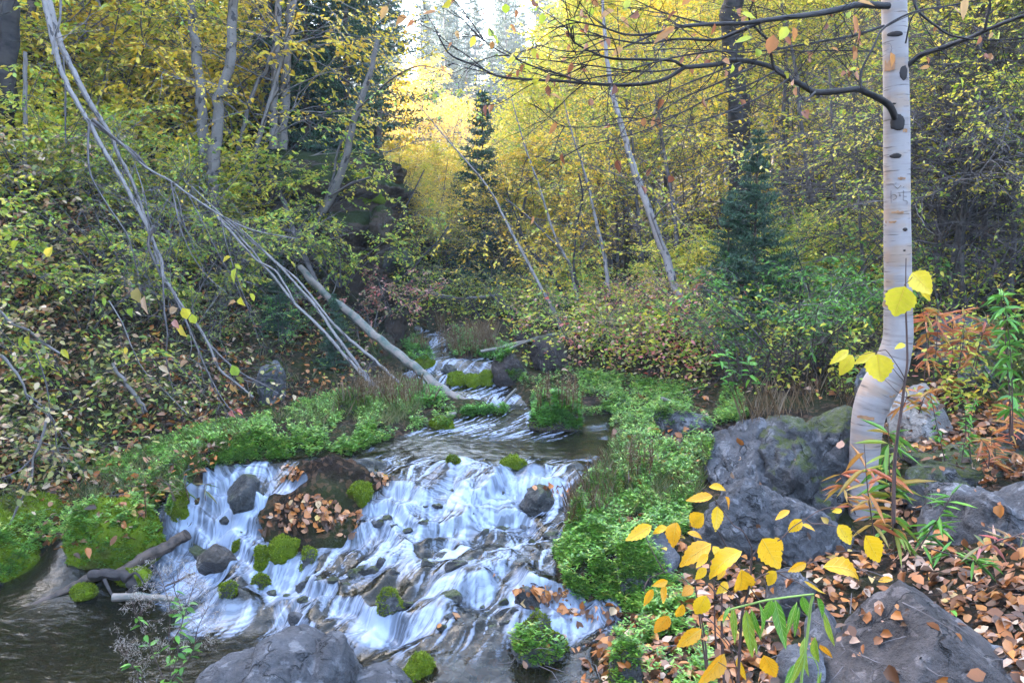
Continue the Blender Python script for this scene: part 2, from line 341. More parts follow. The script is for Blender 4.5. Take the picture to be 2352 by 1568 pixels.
LZ = [ # banks
 (840,1035,-1.18),(600,1030,-1.14),(430,1060,-1.18),(420,1130,-1.34),(400,1180,-1.48),(340,1130,-1.36),(260,1180,-1.42),(330,1240,-1.62),(120,1230,-1.52),(0,1240,-1.55),(-200,1260,-1.6),(100,1310,-1.72),
 (1040,940,-1.16),(950,930,-1.12),(800,960,-1.13),(1100,935,-1.15),
 (1400,1120,-1.24),(1390,1200,-1.36),(1340,1260,-1.38),(1330,1350,-1.46),(1450,1330,-1.42),(1440,950,-1.17),(1450,1020,-1.19),(1500,900,-1.10),(1250,880,-1.06),(1380,870,-1.05),(1600,1080,-1.2),(1560,1200,-1.33),
 (1500,1450,-1.52),(1480,1568,-1.55),(1700,1300,-1.40),(1985,1275,-1.44),(1800,1500,-1.42),(2100,1568,-1.38),(2352,1568,-1.30),(2300,1300,-1.22),(2100,1350,-1.36),(2400,1100,-.98),(2150,1050,-1.10),(1800,930,-1.02),(1650,930,-1.08),(2000,900,-.93)]
LY = [ # slopes (pixel x, pixel y, depth)
 (100,1160,5.25),(100,1050,5.5),(100,850,5.95),(100,700,6.4),(100,500,7.2),(100,300,8.2),(100,0,10.2),(-300,1150,4.6),(-300,900,5.1),(-300,500,6.2),(-300,0,8.5),(-800,1000,3.8),(-800,400,5),
 (300,1060,5.5),(320,950,6.0),(500,960,6.1),(500,880,6.7),(500,780,7.2),(500,650,7.8),(500,450,8.8),(500,250,10),(500,0,12),(300,600,7.3),(300,300,9.0),
 (700,900,6.9),(760,840,7.4),(750,700,8.4),(750,550,9.1),(740,300,10.8),(740,80,13),(850,840,7.9),(900,760,9.0),
 (1050,760,9.2),(1290,755,8.0),(1150,745,9.5),(1000,730,11),(1500,800,7.1),(1573,725,6.9),(1700,780,7.0),(1700,700,8.2),(1400,690,10),(1000,690,14),
 (2300,900,5.3),(2300,700,6.5),(2300,500,8.2),(2300,200,12),(2000,700,7.1),(2000,500,10),(1900,560,9.4),(2700,800,5.2),(2700,400,8),(2600,1200,3.6)]
RAW = [(-9,3,1.6),(-14,3,7),(-9,-3,1.5),(-5,-2,-.7),(-2,-2,-1.5),(0,-2,-1.6),(3,-2,-1.3),(6,-3,.2),(12,-4,5),(0,-15,-2),(-12,-15,5),(12,-15,5),(-18,-20,14),(18,-20,10),
 (-12,10,8.5),(-20,8,19),(-28,8,25),(-12,20,8),(-20,20,18),(-29,22,30),(-30,35,26),(-21,34,16),(-28,48,15),(-20,46,8.5),(-38,44,14),(-45,10,30),(-60,30,30),(-10,32,5),(-12,44,4),(-34,60,14),  # unseen left ridge, shaped to shade the valley; its low end lets sun through
 (-3,14,1.4),(-6,17,4.5),(0,16,-.2),(2,20,.2),(6,20,1.8),(10,14,3.4),(16,20,7),(12,9,2.4),(20,10,6.5),(30,20,11),(0,30,1.6),(8,32,4.5),(-5,40,1.9),(5,45,5),(18,40,13),(0,60,6),(12,62,11),(-14,62,9),
 (0,80,11),(-25,80,17),(20,80,17),(0,105,15),(45,50,20),(45,90,24),(40,0,12),(60,20,18),(-50,80,26),(0,118,15),(-60,-30,25),(60,-30,25),(0,-50,4)]
def w2(a): a = np.array(a, float); return PZ(a[:, 0], a[:, 1], a[:, 2])
CPT = np.vstack([w2(CZ), w2(LZ), P(np.array(LY)[:, 0], np.array(LY)[:, 1], np.array(LY)[:, 2]), np.array(RAW, float)])
def _solve():
    X = CPT[:, :2]; n = len(X); D = np.linalg.norm(X[:, None] - X[None], axis=2); A = np.zeros((n + 3, n + 3))
    A[:n, :n] = D - 0.01 * np.eye(n); A[:n, n] = 1; A[:n, n + 1:] = X; A[n, :n] = 1; A[n + 1:, :n] = X.T
    return np.linalg.solve(A, np.concatenate([CPT[:, 2], [0, 0, 0]]))
RW = _solve()
def H0(x, y):
    sh = np.shape(x); q = np.stack([np.ravel(x), np.ravel(y)], -1); out = np.zeros(len(q)); n = len(CPT)
    for s in range(0, len(q), 40000):
        c = q[s:s + 40000]; D = np.sqrt((c[:, 0:1] - CPT[None, :, 0]) ** 2 + (c[:, 1:2] - CPT[None, :, 1]) ** 2)
        out[s:s + 40000] = D @ RW[:n] + RW[n] + c @ RW[n + 1:]
    return out.reshape(sh)
POLY = PZ(*np.array([(-900,1568,-1.75),(-400,1345,-1.75),(0,1345,-1.75),(170,1325,-1.75),(330,1295,-1.73),(378,1245,-1.66),(400,1195,-1.53),(455,1115,-1.3),(478,1075,-1.22),(620,1062,-1.21),(800,1050,-1.2),(900,1020,-1.2),(985,985,-1.2),(1045,964,-1.2),
 (1150,955,-1.19),(1170,945,-1.175),(1120,930,-1.15),(1060,922,-1.14),(1000,905,-1.12),(950,882,-1.1),(912,852,-1.04),(905,835,-1.0),(960,828,-.98),(990,815,-.95),(975,795,-.93),(965,772,-.9),(950,755,-.88),
 (1015,755,-.88),(1025,775,-.9),(1035,800,-.93),(1050,824,-.97),(1110,826,-.98),(1145,830,-.98),(1145,852,-1.02),(1140,866,-1.06),(1168,885,-1.1),(1185,905,-1.13),(1210,925,-1.15),(1230,945,-1.17),
 (1300,955,-1.18),(1410,952,-1.18),(1400,1000,-1.2),(1392,1050,-1.21),(1350,1100,-1.22),(1335,1130,-1.25),(1305,1160,-1.34),(1298,1220,-1.42),(1270,1290,-1.43),(1275,1345,-1.44),(1305,1385,-1.52),(1420,1400,-1.54),(1440,1460,-1.58),(1350,1500,-1.6),(1370,1568,-1.64),
 (1300,1640,-1.68),(1000,1680,-1.72),(700,1800,-1.74),(300,2000,-1.75),(-500,2000,-1.75),(-900,1800,-1.75)], float).T)[:, :2]
MOUND = PZ(*np.array([(640,1082,-1.22),(820,1078,-1.21),(930,1118,-1.27),(860,1175,-1.38),(815,1230,-1.43),(700,1296,-1.56),(570,1240,-1.53),(620,1175,-1.40),(700,1112,-1.25)], float).T)[:, :2]
def sdist(x, y, POLY=POLY):
    """signed distance to the creek outline, negative inside"""
    sh = np.shape(x); px = np.ravel(x); py = np.ravel(y); d = np.full(len(px), 1e9); ins = np.zeros(len(px), bool); n = len(POLY)
    for i in range(n):
        a = POLY[i]; b = POLY[(i + 1) % n]; e = b - a; w = px - a[0]; v = py - a[1]
        t = np.clip((w * e[0] + v * e[1]) / (e @ e), 0, 1); d = np.minimum(d, (w - t * e[0]) ** 2 + (v - t * e[1]) ** 2)
        c = ((a[1] > py) != (b[1] > py)) & (px < (b[0] - a[0]) * (py - a[1]) / (b[1] - a[1] + 1e-12) + a[0]); ins ^= c
    d = np.sqrt(d); return np.where(ins, -d, d).reshape(sh)
def casc(x, y):  # mask of the broken water between the upper and lower pools
    return sstep(3.1, 3.5, y) * sstep(4.85, 4.6, y) * sstep(-1.98, -1.75, x) * sstep(.6, .3, x)
def HW(x, y):
    h = H0(x, y); c = casc(x, y)
    c = c * sstep(-1.745, -1.69, h)
    st = 0.115; o = .11 * n2(x, y, 1.7, 3, 5) + .03 * n2(x, y, 6, 2, 6); hh = h + o; q = hh / st; fl = np.floor(q); fr = q - fl
    tr = (fl + sstep(.0, .45, fr)) * st - o
    h = h * (1 - .7 * c) + tr * .7 * c
    u = sstep(6.1, 6.5, y); q = (h + .02 * n2(x, y, 2, 2, 3)) / .075; fl = np.floor(q); h = h * (1 - .7 * u) + (fl + sstep(.35, .95, q - fl)) * .075 * .7 * u
    h = h + c * (.030 * n2(x, y, 5, 3, 2) + .012 * n2(x, y, 16, 2, 4))
    return h
def HG(x, y, bed=1.0):
    x = np.asarray(x, float); y = np.asarray(y, float); h = H0(x, y)
    near = (y > 1.2) & (y < 10.5) & (x > -4) & (x < 2)
    if near.any():
        xs, ys = x[near], y[near]; hw = HW(xs, ys); sd = sdist(xs, ys)
        hw += np.where(sd < 0, -bed * (.012 + .085 * sstep(0, .25, -sd)) , .055 * sstep(.0, .12, sd) * (1 + .4 * n2(xs, ys, 6, 2, 3)))
        hw += (.15 + .05 * n2(xs, ys, 4, 3, 6)) * sstep(.04, -.06, sdist(xs, ys, MOUND) + .05 * n2(xs, ys, 5, 2, 1)) * (sd < 0)
        hw += .012 * n2(xs, ys, 14, 3, 7)
        h[near] = hw
    d = np.hypot(x, y); o = ~near
    amp = np.clip((d - 3) / 20, 0, 1)
    h = h + np.where(near & (np.abs(x) < 3.9), 0, 1) * .03 * n2(x, y, 5, 3, 1) + amp * .5 * n2(x, y, .35, 4, 8) * sstep(6, 14, d)
    return h
# ground sheet: one grid, dense near the camera
gs = np.linspace(-1, 1, 820); gx = -0.3 + 2.6 * np.sinh(gs * 4.5) / np.sinh(4.5) * 38; gx = -0.3 + 2.8 * np.sinh(gs * 4.2)
gy = 4.4 + 2.3 * np.sinh(np.linspace(-3.6, 4.6, 900))
gx *= 1.0
GX, GY = np.meshgrid(gx, gy); GZ = HG(GX, GY); GS = HG(GX, GY, 0.0)
nx, ny = len(gx), len(gy)
i, j = np.meshgrid(np.arange(ny - 1), np.arange(nx - 1), indexing='ij')
GF = np.stack([i * nx + j, i * nx + j + 1, (i + 1) * nx + j + 1, (i + 1) * nx + j], -1).reshape(-1, 4)
ground = obj('ground', mesh_np('ground', np.stack([GX, GY, GZ], -1), GF, True), MAT['ground'], kind='structure')
def ht(x, y, GZ=GZ):
    """ground height by bilinear lookup"""
    x = np.asarray(x, float); y = np.asarray(y, float)
    a = np.clip(np.searchsorted(gx, x) - 1, 0, nx - 2); b = np.clip(np.searchsorted(gy, y) - 1, 0, ny - 2)
    u = (x - gx[a]) / (gx[a + 1] - gx[a]); v = (y - gy[b]) / (gy[b + 1] - gy[b])
    return (GZ[b, a] * (1 - u) + GZ[b, a + 1] * u) * (1 - v) + (GZ[b + 1, a] * (1 - u) + GZ[b + 1, a + 1] * u) * v
def hit(px, py, y0=2.2, y1=70):
    """first ground point behind a pixel"""
    px = np.atleast_1d(np.asarray(px, float)); py = np.atleast_1d(np.asarray(py, float)); r = ray(px, py); r = r / r[:, 1:2]
    Y = np.full(len(px), np.nan); ys = y0 * (y1 / y0) ** np.linspace(0, 1, 260); prev = np.full(len(px), y0)
    for yy in ys:
        z = r[:, 2] * yy; g = ht(r[:, 0] * yy, np.full(len(px), yy), GS); m = np.isnan(Y) & (z < g); Y[m] = yy
    Y = np.where(np.isnan(Y), y1, Y); return np.stack([r[:, 0] * Y, Y, ht(r[:, 0] * Y, Y, GS)], -1)
def hitp(px, py): return hit(px, py)[0]
# ------------------------------------------------------------------ creek
def creek():
    xs = np.arange(-3.3, 1.25, .0085); ys = np.concatenate([np.arange(1.6, 3.1, .02), np.arange(3.1, 5.0, .0075), 5.0 + np.cumsum(np.linspace(.008, .03, 230))]); ys = ys[ys < 9.6]
    X, Y = np.meshgrid(xs, ys); Z = HW(X, Y); ny_, nx_ = X.shape
    gy_, gx_ = np.gradient(Z, ys, xs)
    def blur(a, k):
        for _ in range(k):
            a = (a + np.roll(a, 1, 0) + np.roll(a, -1, 0)) / 3; a = (a + np.roll(a, 1, 1) + np.roll(a, -1, 1)) / 3
        return a
    sx = blur(gx_, 8); sy = blur(gy_, 8); sl = np.hypot(sx, sy)
    vx = -sx * 3 - .42; vy = -sy * 3 - .55; vn = np.hypot(vx, vy); vx /= vn; vy /= vn
    def samp(A, x, y):
        a = np.clip(np.searchsorted(xs, x) - 1, 0, nx_ - 2); b = np.clip(np.searchsorted(ys, y) - 1, 0, ny_ - 2)
        u = np.clip((x - xs[a]) / (xs[a + 1] - xs[a]), 0, 1); v = np.clip((y - ys[b]) / (ys[b + 1] - ys[b]), 0, 1)
        return (A[b, a] * (1 - u) + A[b, a + 1] * u) * (1 - v) + (A[b + 1, a] * (1 - u) + A[b + 1, a + 1] * u) * v
    rng = np.random.default_rng(4); W = rng.random(X.shape) ; W2 = n2(X, Y, 30, 3, 3) * .5 + .5
    f0 = sstep(.38, .95, sl + .30 * n2(X, Y, 3.5, 3, 9)); acc = np.zeros_like(X); acc2 = np.zeros_like(X); fm = f0.copy(); cnt = 0
    for sgn in (-1, 1):
        x, y = X.copy(), Y.copy()
        for k in range(16 if sgn < 0 else 9):
            a, b = samp(vx, x, y), samp(vy, x, y); x += sgn * a * .011; y += sgn * b * .011
            acc += samp(W, x, y); acc2 += samp(W2, x, y); cnt += 1
            if sgn < 0: fm = np.maximum(fm, samp(f0, x, y) * (1 - k / 17) ** .8)
    st = acc / cnt; st = (st - st.mean()) / st.std(); s2 = acc2 / cnt; s2 = (s2 - s2.mean()) / s2.std()
    streak = np.clip(.5 + .20 * st + .14 * s2, 0, 1)
    foam = np.clip((fm * 1.25 * (.45 + .65 * sstep(.3, .9, streak)) + .35 * n2(X, Y, 4, 4, 21) - .16) , 0, 1) * sstep(-2.0, -1.8, X)
    psi = X.copy(); x, y = X.copy(), Y.copy(); on = np.ones(X.shape, bool)
    for k in range(75):
        a, b = samp(vx, x, y), samp(vy, x, y); x = x - a * .02; y = y - b * .02
    psi = x + .12 * y
    # riffle foam on pool and upper reach; upstream it also paints in sky reflection
    rif = sstep(4.95, 4.7, Y) * sstep(4.3, 4.6, Y) * sstep(-1.4, -.6, X) * .7
    rif += sstep(5.9, 6.4, Y) * .62 + sstep(5.15, 5.5, Y) * sstep(6.3, 6.0, Y) * sstep(.6, .1, X) * .75
    foam = np.maximum(foam, np.clip(rif * sstep(.45, .8, streak), 0, 1))
    flat = casc(X, Y) * .78 * sstep(-1.74, -1.69, Z) * sstep(.45, .85, streak) * sstep(-.5, .4, n2(X, Y, 2.5, 3, 12)); foam = np.maximum(foam, flat)
    sd = sdist(X, Y)
    foam *= sstep(.03, -.05, sd) * (1 - .8 * sstep(.03, -.05, sdist(X, Y, MOUND)))
    Z = Z + .010 * foam * (streak - .4) + .003 * n2(X, Y, 16, 2, 1) 
    Z = Z - .05 * sstep(.0, .06, sd)
    V = np.stack([X, Y, Z], -1).reshape(-1, 3)
    i, j = np.meshgrid(np.arange(ny_ - 1), np.arange(nx_ - 1), indexing='ij'); keep = (sd[:-1, :-1] < .06).ravel()
    Fc = np.stack([i * nx_ + j, i * nx_ + j + 1, (i + 1) * nx_ + j + 1, (i + 1) * nx_ + j], -1).reshape(-1, 4)[keep]
    used = np.unique(Fc); remap = np.full(len(V), -1); remap[used] = np.arange(len(used))
    me = mesh_np('creek', V[used], remap[Fc], True, None, {'foam': foam.ravel()[used], 'streak': streak.ravel()[used], 'psi': psi.ravel()[used]})
    obj('creek_water', me, MAT['water'], kind='structure')
creek()
# ------------------------------------------------------------------ rocks
_ico = {}
def ico(sub):
    if sub not in _ico:
        import bmesh
        bm = bmesh.new(); bmesh.ops.create_icosphere(bm, subdivisions=sub, radius=1)
        _ico[sub] = (np.array([v.co[:] for v in bm.verts]), np.array([[v.index for v in f.verts] for f in bm.faces])); bm.free()
    return _ico[sub]
ROCKS = []; SOLID = [(np.stack([GX, GY, GZ], -1).reshape(-1, 3), GF)]
def rock(name, label, cat, bbox, Y, mat='rock', seed=0, cuts=7, rough=.10, depth=None, bury=.3, lobes=None, sub=5, group=None, tilt=0, moss=0, lo=.55, hi=.95, sq=1.0, planes=None):
    """bbox = pixel box (x0,x1,y0,y1) of what shows above the ground; Y = depth of the middle"""
    x0, x1, y0, y1 = bbox
    if not name.startswith('cliff') and name != 'moss_cushion':
        g = hitp((x0 + x1) / 2, y1)[1]; Y = g + (.55 if x1 - x0 > 140 else .12) * (depth or (x1 - x0) / 2 * g / F * .8)
    rx = (x1 - x0) / 2 * Y / F; top = P((x0 + x1) / 2, y0, Y); bot = P((x0 + x1) / 2, y1, Y)
    h = top[2] - bot[2]; rz = h * (1 + bury) / 2; c = np.array([top[0], Y, top[2] - rz]); ry = depth if depth else (rx * .8)
    rng = np.random.default_rng(seed); V, Fc = ico(sub); V = V.copy()
    if sq != 1: V = np.sign(V) * np.abs(V) ** sq; V /= np.abs(V).max()
    if lobes:   # star-shaped union of ellipsoids: (dx,dy,dz,rx,ry,rz) in units of the rock's radii
        R = np.zeros(len(V)) + .25
        for (ax, ay, az, bx, by, bz) in lobes:
            o = np.array([ax, ay, az]); q = np.array([bx, by, bz]); d = V / q; oo = -o / q
            A = (d ** 2).sum(1); B = 2 * (d * oo).sum(1); C = (oo ** 2).sum() - 1; D = B * B - 4 * A * C
            t = np.where(D > 0, (-B + np.sqrt(np.maximum(D, 0))) / (2 * A), 0); R = np.maximum(R, t)
        V = V * R[:, None]
    for k in range(cuts):
        n = rng.normal(size=3); n /= np.linalg.norm(n); o = rng.uniform(lo, hi); e = V @ n - o
        V = V - np.maximum(e, 0)[:, None] * n * .93
    for (a_, b_, c_, o_) in (planes or []):
        n = np.array([a_, b_, c_]); n /= np.linalg.norm(n); V = V - np.maximum(V @ n - o_, 0)[:, None] * n * .97
    sc = np.array([rx, ry, rz]); W = V * sc; N = V / (np.linalg.norm(V, axis=1)[:, None] + 1e-9); s = 1 / (rx + rz)
    a = (rx + rz) / 2
    W = W + N * a * (rough * fbm(W * s * 2.6, 3, seed) + rough * .35 * fbm(W * s * 10, 3, seed + 5) + rough * .2 * fbm(W * s * 34, 2, seed + 9) - rough * .9 * np.maximum(0, .25 - np.abs(fbm(W * s * 4.5, 2, seed + 3))) * 1.6)[:, None]
    ct, st_ = math.cos(tilt), math.sin(tilt); W[:, 0], W[:, 2] = W[:, 0] * ct - W[:, 2] * st_, W[:, 0] * st_ + W[:, 2] * ct
    # bring the rock to the wanted box exactly
    W[:, 0] = (W[:, 0] - W[:, 0].min()) / np.ptp(W[:, 0]) * 2 * rx - rx; W[:, 2] = (W[:, 2] - W[:, 2].min()) / np.ptp(W[:, 2]) * 2 * rz - rz
    G = W + c; me = mesh_np(name, W, Fc, True)
    o = obj(name, me, MAT[mat], None, label=label, category=cat); o.location = Vector([float(q) for q in c])
    if group: o['group'] = group
    SOLID.append((G, Fc)); ROCKS.append(o)
    if moss:
        n = int(moss); f = rng.integers(0, len(Fc), n * 3); pc = W[Fc[f]].mean(1)
        e1 = W[Fc[f, 1]] - W[Fc[f, 0]]; e2 = W[Fc[f, 2]] - W[Fc[f, 0]]; nn = np.cross(e1, e2); nn /= np.linalg.norm(nn, axis=1)[:, None] + 1e-9
        k = (nn[:, 2] > -.1) & (fbm(pc * 4 / a * .3, 3, seed) > -.35); pc = pc[k][:n]; nn = nn[k][:n]; n = len(pc)
        d = nn + rng.normal(size=(n, 3)) * .45
        mo = obj('moss', leaf_mesh(pc - nn * .003, d, randdir(rng, n), rng.uniform(.007, .017, n), .005, simple=True, rng=rng), MAT['mossb'], None)
        mo.parent = o
    return o
L_BIG = [(-.45, -.1, .1, .55, .7, .75), (.35, .1, .35, .65, .8, .62), (.1, -.3, -.35, .85, .7, .6), (.75, 0, -.1, .35, .6, .7)]
rock('boulder', 'large grey pitted boulder left of the white birch, with dead leaves on its ledges', 'boulder', (1615, 1790, 955, 1150), 4.75, 'rock', 11, 4, .11, .36, .5, [(-.2, 0, 0, .8, .9, .95), (.4, 0, .3, .6, .8, .6)], 6)
rock('boulder', 'long grey boulder with a ridge top running up behind the white birch', 'boulder', (1700, 2010, 925, 1180), 5.0, 'rockm', 12, 8, .15, .4, .4, L_BIG, 6)
rock('boulder', 'low grey pitted boulder in front of the ridge boulder, behind the yellow-leaved sapling', 'boulder', (1575, 1960, 1085, 1290), 4.35, 'rock', 13, 8, .13, .34, .4, [(-.4, 0, 0, .6, .8, .9), (.3, 0, .1, .7, .9, .8)], 6)
rock('boulder', 'small rounded grey boulder nested between the larger ones left of the birch', 'boulder', (1860, 1960, 1015, 1100), 4.55, 'rock', 14, 4, .10, .2)
rock('boulder', 'dark grey rough boulder right of the white birch, at the right edge of the photo', 'boulder', (2150, 2480, 1075, 1255), 4.1, 'rock', 15, 5, .17, .4, .4, [(-.4, 0, -.1, .6, .8, .8), (.4, 0, .1, .7, .9, .9)])
rock('boulder', 'flat grey slab boulder above the dark boulder at the right edge', 'boulder', (2060, 2440, 1010, 1075), 4.5, 'rockm', 16, 6, .12, .4, .6)
rock('boulder', 'low mossy stone right of the birch base, partly under dead leaves', 'boulder', (2070, 2230, 1060, 1160), 4.15, 'rockm', 17, 5, .14, .22, .5)
rock('boulder', 'white angular broken boulder behind the white birch', 'boulder', (2055, 2205, 885, 1010), 4.7, 'rockpale', 18, 4, .05, .2, .3, lo=.75, hi=.9, planes=[(-.55, -.4, .75, .42), (.8, -.3, .55, .5), (.1, -.95, .25, .55), (-.9, -.4, .1, .6)])
rock('boulder', 'grey slab on the slope above the orange-leaved plants', 'boulder', (2110, 2330, 720, 830), 6.2, 'rock', 19, 9, .09, .4, .3)
rock('boulder', 'grey rock low on the right slope behind the tall green grass', 'boulder', (2190, 2370, 830, 910), 5.5, 'rock', 20, 8, .09, .3, .3)
rock('boulder', 'grey stone with a dark hollow at the right edge beside orange leaves', 'boulder', (2320, 2420, 920, 1030), 4.8, 'rock', 21, 6, .12, .2, .3)
rock('boulder', 'small grey rock seen behind the bend of the white birch', 'boulder', (1965, 2030, 840, 930), 5.4, 'rock', 22, 6, .1)
rock('boulder', 'brown-grey angular boulder with a pointed top at the lower right of the photo', 'boulder', (1905, 2370, 1388, 1640), 2.75, 'rockpoint', 23, 3, .06, .24, .3, None, 6, lo=.8, hi=.95, planes=[(.58, -.15, .80, .34), (-.70, -.15, .70, .30), (.0, -.8, .6, .5), (.95, -.3, .1, .8)])
rock('boulder', 'smooth grey slab in the bottom right corner of the photo', 'boulder', (2215, 2480, 1530, 1640), 2.45, 'rock', 24, 4, .06, .2, planes=[(-.3, -.1, .95, .5), (-.9, -.3, .2, .6)])
rock('boulder', 'small grey pointed stone left of the pointed boulder, among dead leaves', 'boulder', (1855, 1960, 1410, 1530), 3.1, 'rock', 25, 3, .07, .12, .3, lo=.8, hi=.95, planes=[(.6, -.2, .77, .4), (-.6, -.2, .77, .4), (0, -.9, .3, .6)])
rock('boulder', 'small round grey stone among dead leaves below the drooping green leaves', 'boulder', (1785, 1900, 1485, 1580), 2.9, 'rock', 26, 5, .09, .1)
rock('boulder', 'dark stone half buried in leaves under the yellow-leaved sapling', 'boulder', (1765, 1870, 1310, 1410), 3.55, 'rock', 27, 6, .1, .12)
rock('boulder', 'flat grey stone in the watercress left of the yellow-leaved sapling', 'boulder', (1405, 1560, 1225, 1330), 4.0, 'rock', 28, 6, .12, .2, .5)
rock('boulder', 'flat-topped dark stone in the green plants beyond the big grey boulders', 'boulder', (1498, 1640, 935, 1005), 5.7, 'rock', 29, 7, .09, .18, .3)
rock('boulder', 'long grey rounded boulder at the bottom edge in front of the cascade', 'boulder', (395, 975, 1448, 1720), 3.02, 'rock', 30, 8, .09, .34, .3, [(-.42, 0, -.12, .58, .9, .74), (.02, 0, -.05, .55, .85, .9), (.30, -.1, .08, .22, .6, .9), (.64, 0, -.2, .36, .9, .62)], 6, sq=.85, lo=.7, hi=1.0)
rock('stone', 'brown wet angular stone at the foot of the left waterfall', 'stone', (452, 560, 1243, 1318), 4.35, 'rockbrown', 31, 9, .05, .09, .2, lo=.5, hi=.8)
rock('stone', 'dark rounded stone with water running round it at the top of the left waterfall', 'stone', (515, 598, 1092, 1146), 4.66, 'rockwet', 32, 7, .10, .12, .6)
for k, (bb, Y, lab) in enumerate([((612, 690, 1224, 1275), 4.32, 'bright green moss clump below the pile of orange leaves in the cascade'),
     ((582, 624, 1250, 1298), 4.27, 'small round bright green moss clump between the brown stone and the larger moss clump'),
     ((797, 856, 1108, 1150), 4.42, 'bright green mossy stone near the top middle of the cascade'),
     ((532, 566, 1238, 1270), 4.33, 'narrow yellow-green moss clump touching the brown wet stone'),
     ((678, 735, 1256, 1302), 4.15, 'dark slanting stone with a strip of moss beside the lower falls'),
     ((575, 620, 1318, 1345), 4.12, 'small dark moss clump in the stream below the brown wet stone'),
     ((500, 545, 1335, 1365), 4.0, 'flat dark mossy stone at the lip of the lowest falls'),
     ((865, 930, 1350, 1400), 3.72, 'dark mossy stone with water running over it, low in the middle cascade'),
     ((1148, 1215, 1045, 1078), 4.83, 'dark mossy stone with a dry stem at the lip of the upper pool'),
     ((1025, 1058, 1044, 1064), 4.95, 'tiny mossy stone at the left end of the pool lip'),
     ((1293, 1345, 1143, 1232), 4.33, 'tall yellow-green mossy stone on the right bank beside the ledge fall'),
     ((1160, 1312, 1405, 1520), 3.42, 'broad mossy stone strewn with brown leaves at the right foot of the cascade'),
     ((920, 1000, 1495, 1545), 3.25, 'bright green moss clump right of the long grey boulder at the bottom edge'),
     ((1398, 1500, 1462, 1600), 3.15, 'round olive mossy stone at the bottom edge among brown leaves'),
     ((1180, 1245, 1345, 1392), 3.63, 'dark stone heaped with dead leaves at the third ledge'),
     ((1190, 1280, 1112, 1172), 4.42, 'black wet stone splitting the first ledge fall'),
     ((1025, 1075, 852, 888), 6.75, 'left green mossy stone of the row in the upper creek'),
     ((1060, 1118, 858, 890), 6.7, 'long low green mossy stone in the middle of the upper creek'),
     ((1100, 1140, 848, 880), 6.9, 'right green mossy stone of the row in the upper creek'),
     ((948, 1000, 815, 845), 7.4, 'mossy stone left of the upper creek step, behind the fallen log'),
     ((1010, 1050, 835, 858), 7.3, 'dark wet stone in the upper creek behind the fallen log'),
     ((946, 995, 795, 822), 8.1, 'grey rounded stone in the creek far upstream'),
     ((985, 1045, 955, 985), 5.6, 'low mossy hummock on the grass strip at the head of the pool'),
     ((770, 850, 900, 945), 6.6, 'mossy rock ledge under the leaning thin trunks'),
     ((380, 455, 1110, 1185), 4.85, 'mossy hump beside the top of the left waterfall with hanging grass'),
     ((130, 370, 1140, 1300), 4.65, 'big mossy hump overgrown with small plants on the left bank'),
     ((-60, 90, 1210, 1330), 4.6, 'mossy hump at the left edge of the photo above the dark pool')]):
    br = k in (0, 1, 2, 3, 12, 22); big = k in (24, 25, 26)
    m = 'moss' if (br or k in (9, 10, 16, 17, 18, 19, 24, 25, 26, 8)) else ('rockwet' if k in (14, 15, 20) else 'rock' if k == 21 else 'rockm')
    rock('mossy_rock' if k not in (14, 15, 20, 21) else 'stone', lab, 'stone', bb, Y, m, 60 + k, 7 if m == 'moss' else 6, .2, None, .5 if not big else .3, sub=4, moss=0 if k in (14, 15, 20, 21) else (9000 if big else 1800 if k != 11 else 3500))
rock('boulder', 'dark brown boulder standing in the right bank beside the upper creek', 'boulder', (1128, 1215, 802, 880), 7.1, 'rockdark', 91, 7, .09, .16, .3)
rock('boulder', 'dark brown boulder under the end of the pale fallen pole', 'boulder', (1215, 1305, 768, 850), 7.5, 'rockdark', 92, 6, .10, .2, .3)
rock('boulder', 'blackish boulder at the foot of the leaning saplings upstream', 'boulder', (1228, 1290, 672, 715), 9.4, 'rockwet', 93, 6, .1, .25, .3)
rock('boulder', 'dark boulder behind the tangle of dead stems in the valley', 'boulder', (1180, 1225, 740, 785), 9.0, 'rockdark', 94, 6, .1, .2, .3)
rock('boulder', 'dark grey boulder low on the left slope beside the leaning birch twigs', 'boulder', (590, 650, 830, 925), 6.6, 'rock', 95, 6, .12, .2, .3)
rs_ = np.random.default_rng(99); nst = 0
CA_ = [(470,1100),(560,1085),(620,1120),(560,1240),(700,1310),(830,1240),(880,1180),(950,1110),(1330,1125),(1285,1230),(1260,1340),(1290,1390),(1200,1440),(900,1450),(700,1440),(520,1400),(600,1340),(500,1280),(430,1280)]
def inpoly(px, py, poly):
    p = np.array(poly, float); ins = np.zeros(len(px), bool)
    for i in range(len(p)):
        a, b = p[i], p[(i + 1) % len(p)]; ins ^= ((a[1] > py) != (b[1] > py)) & (px < (b[0] - a[0]) * (py - a[1]) / (b[1] - a[1] + 1e-12) + a[0])
    return ins
while nst < 90:
    x_, y_ = rs_.uniform(430, 1330), rs_.uniform(1085, 1450)
    if not inpoly(np.array([x_]), np.array([y_]), CA_)[0]: continue
    w_ = rs_.uniform(6, 19) if nst > 12 else rs_.uniform(18, 32); h_ = w_ * rs_.uniform(.35, .6)
    rock('wet_stone', 'dark wet stone breaking the white water between the mossy stones of the cascade', 'stone', (x_ - w_, x_ + w_, y_ - h_ * .8, y_ + h_ * .8), 4, 'rockwet' if nst % 5 else 'rockm', 300 + nst, 9, .16, None, .6, sub=4, lo=.4, hi=.85, group='dark wet stones in the cascade', sq=.9); nst += 1
isl = rock('mossy_rock', 'round grassy hummock standing in the head of the pool with dry stalks', 'hummock', (1212, 1342, 912, 985), 5.75, 'rockdark', 96, 6, .2, .17, .4, sub=4, moss=2500)
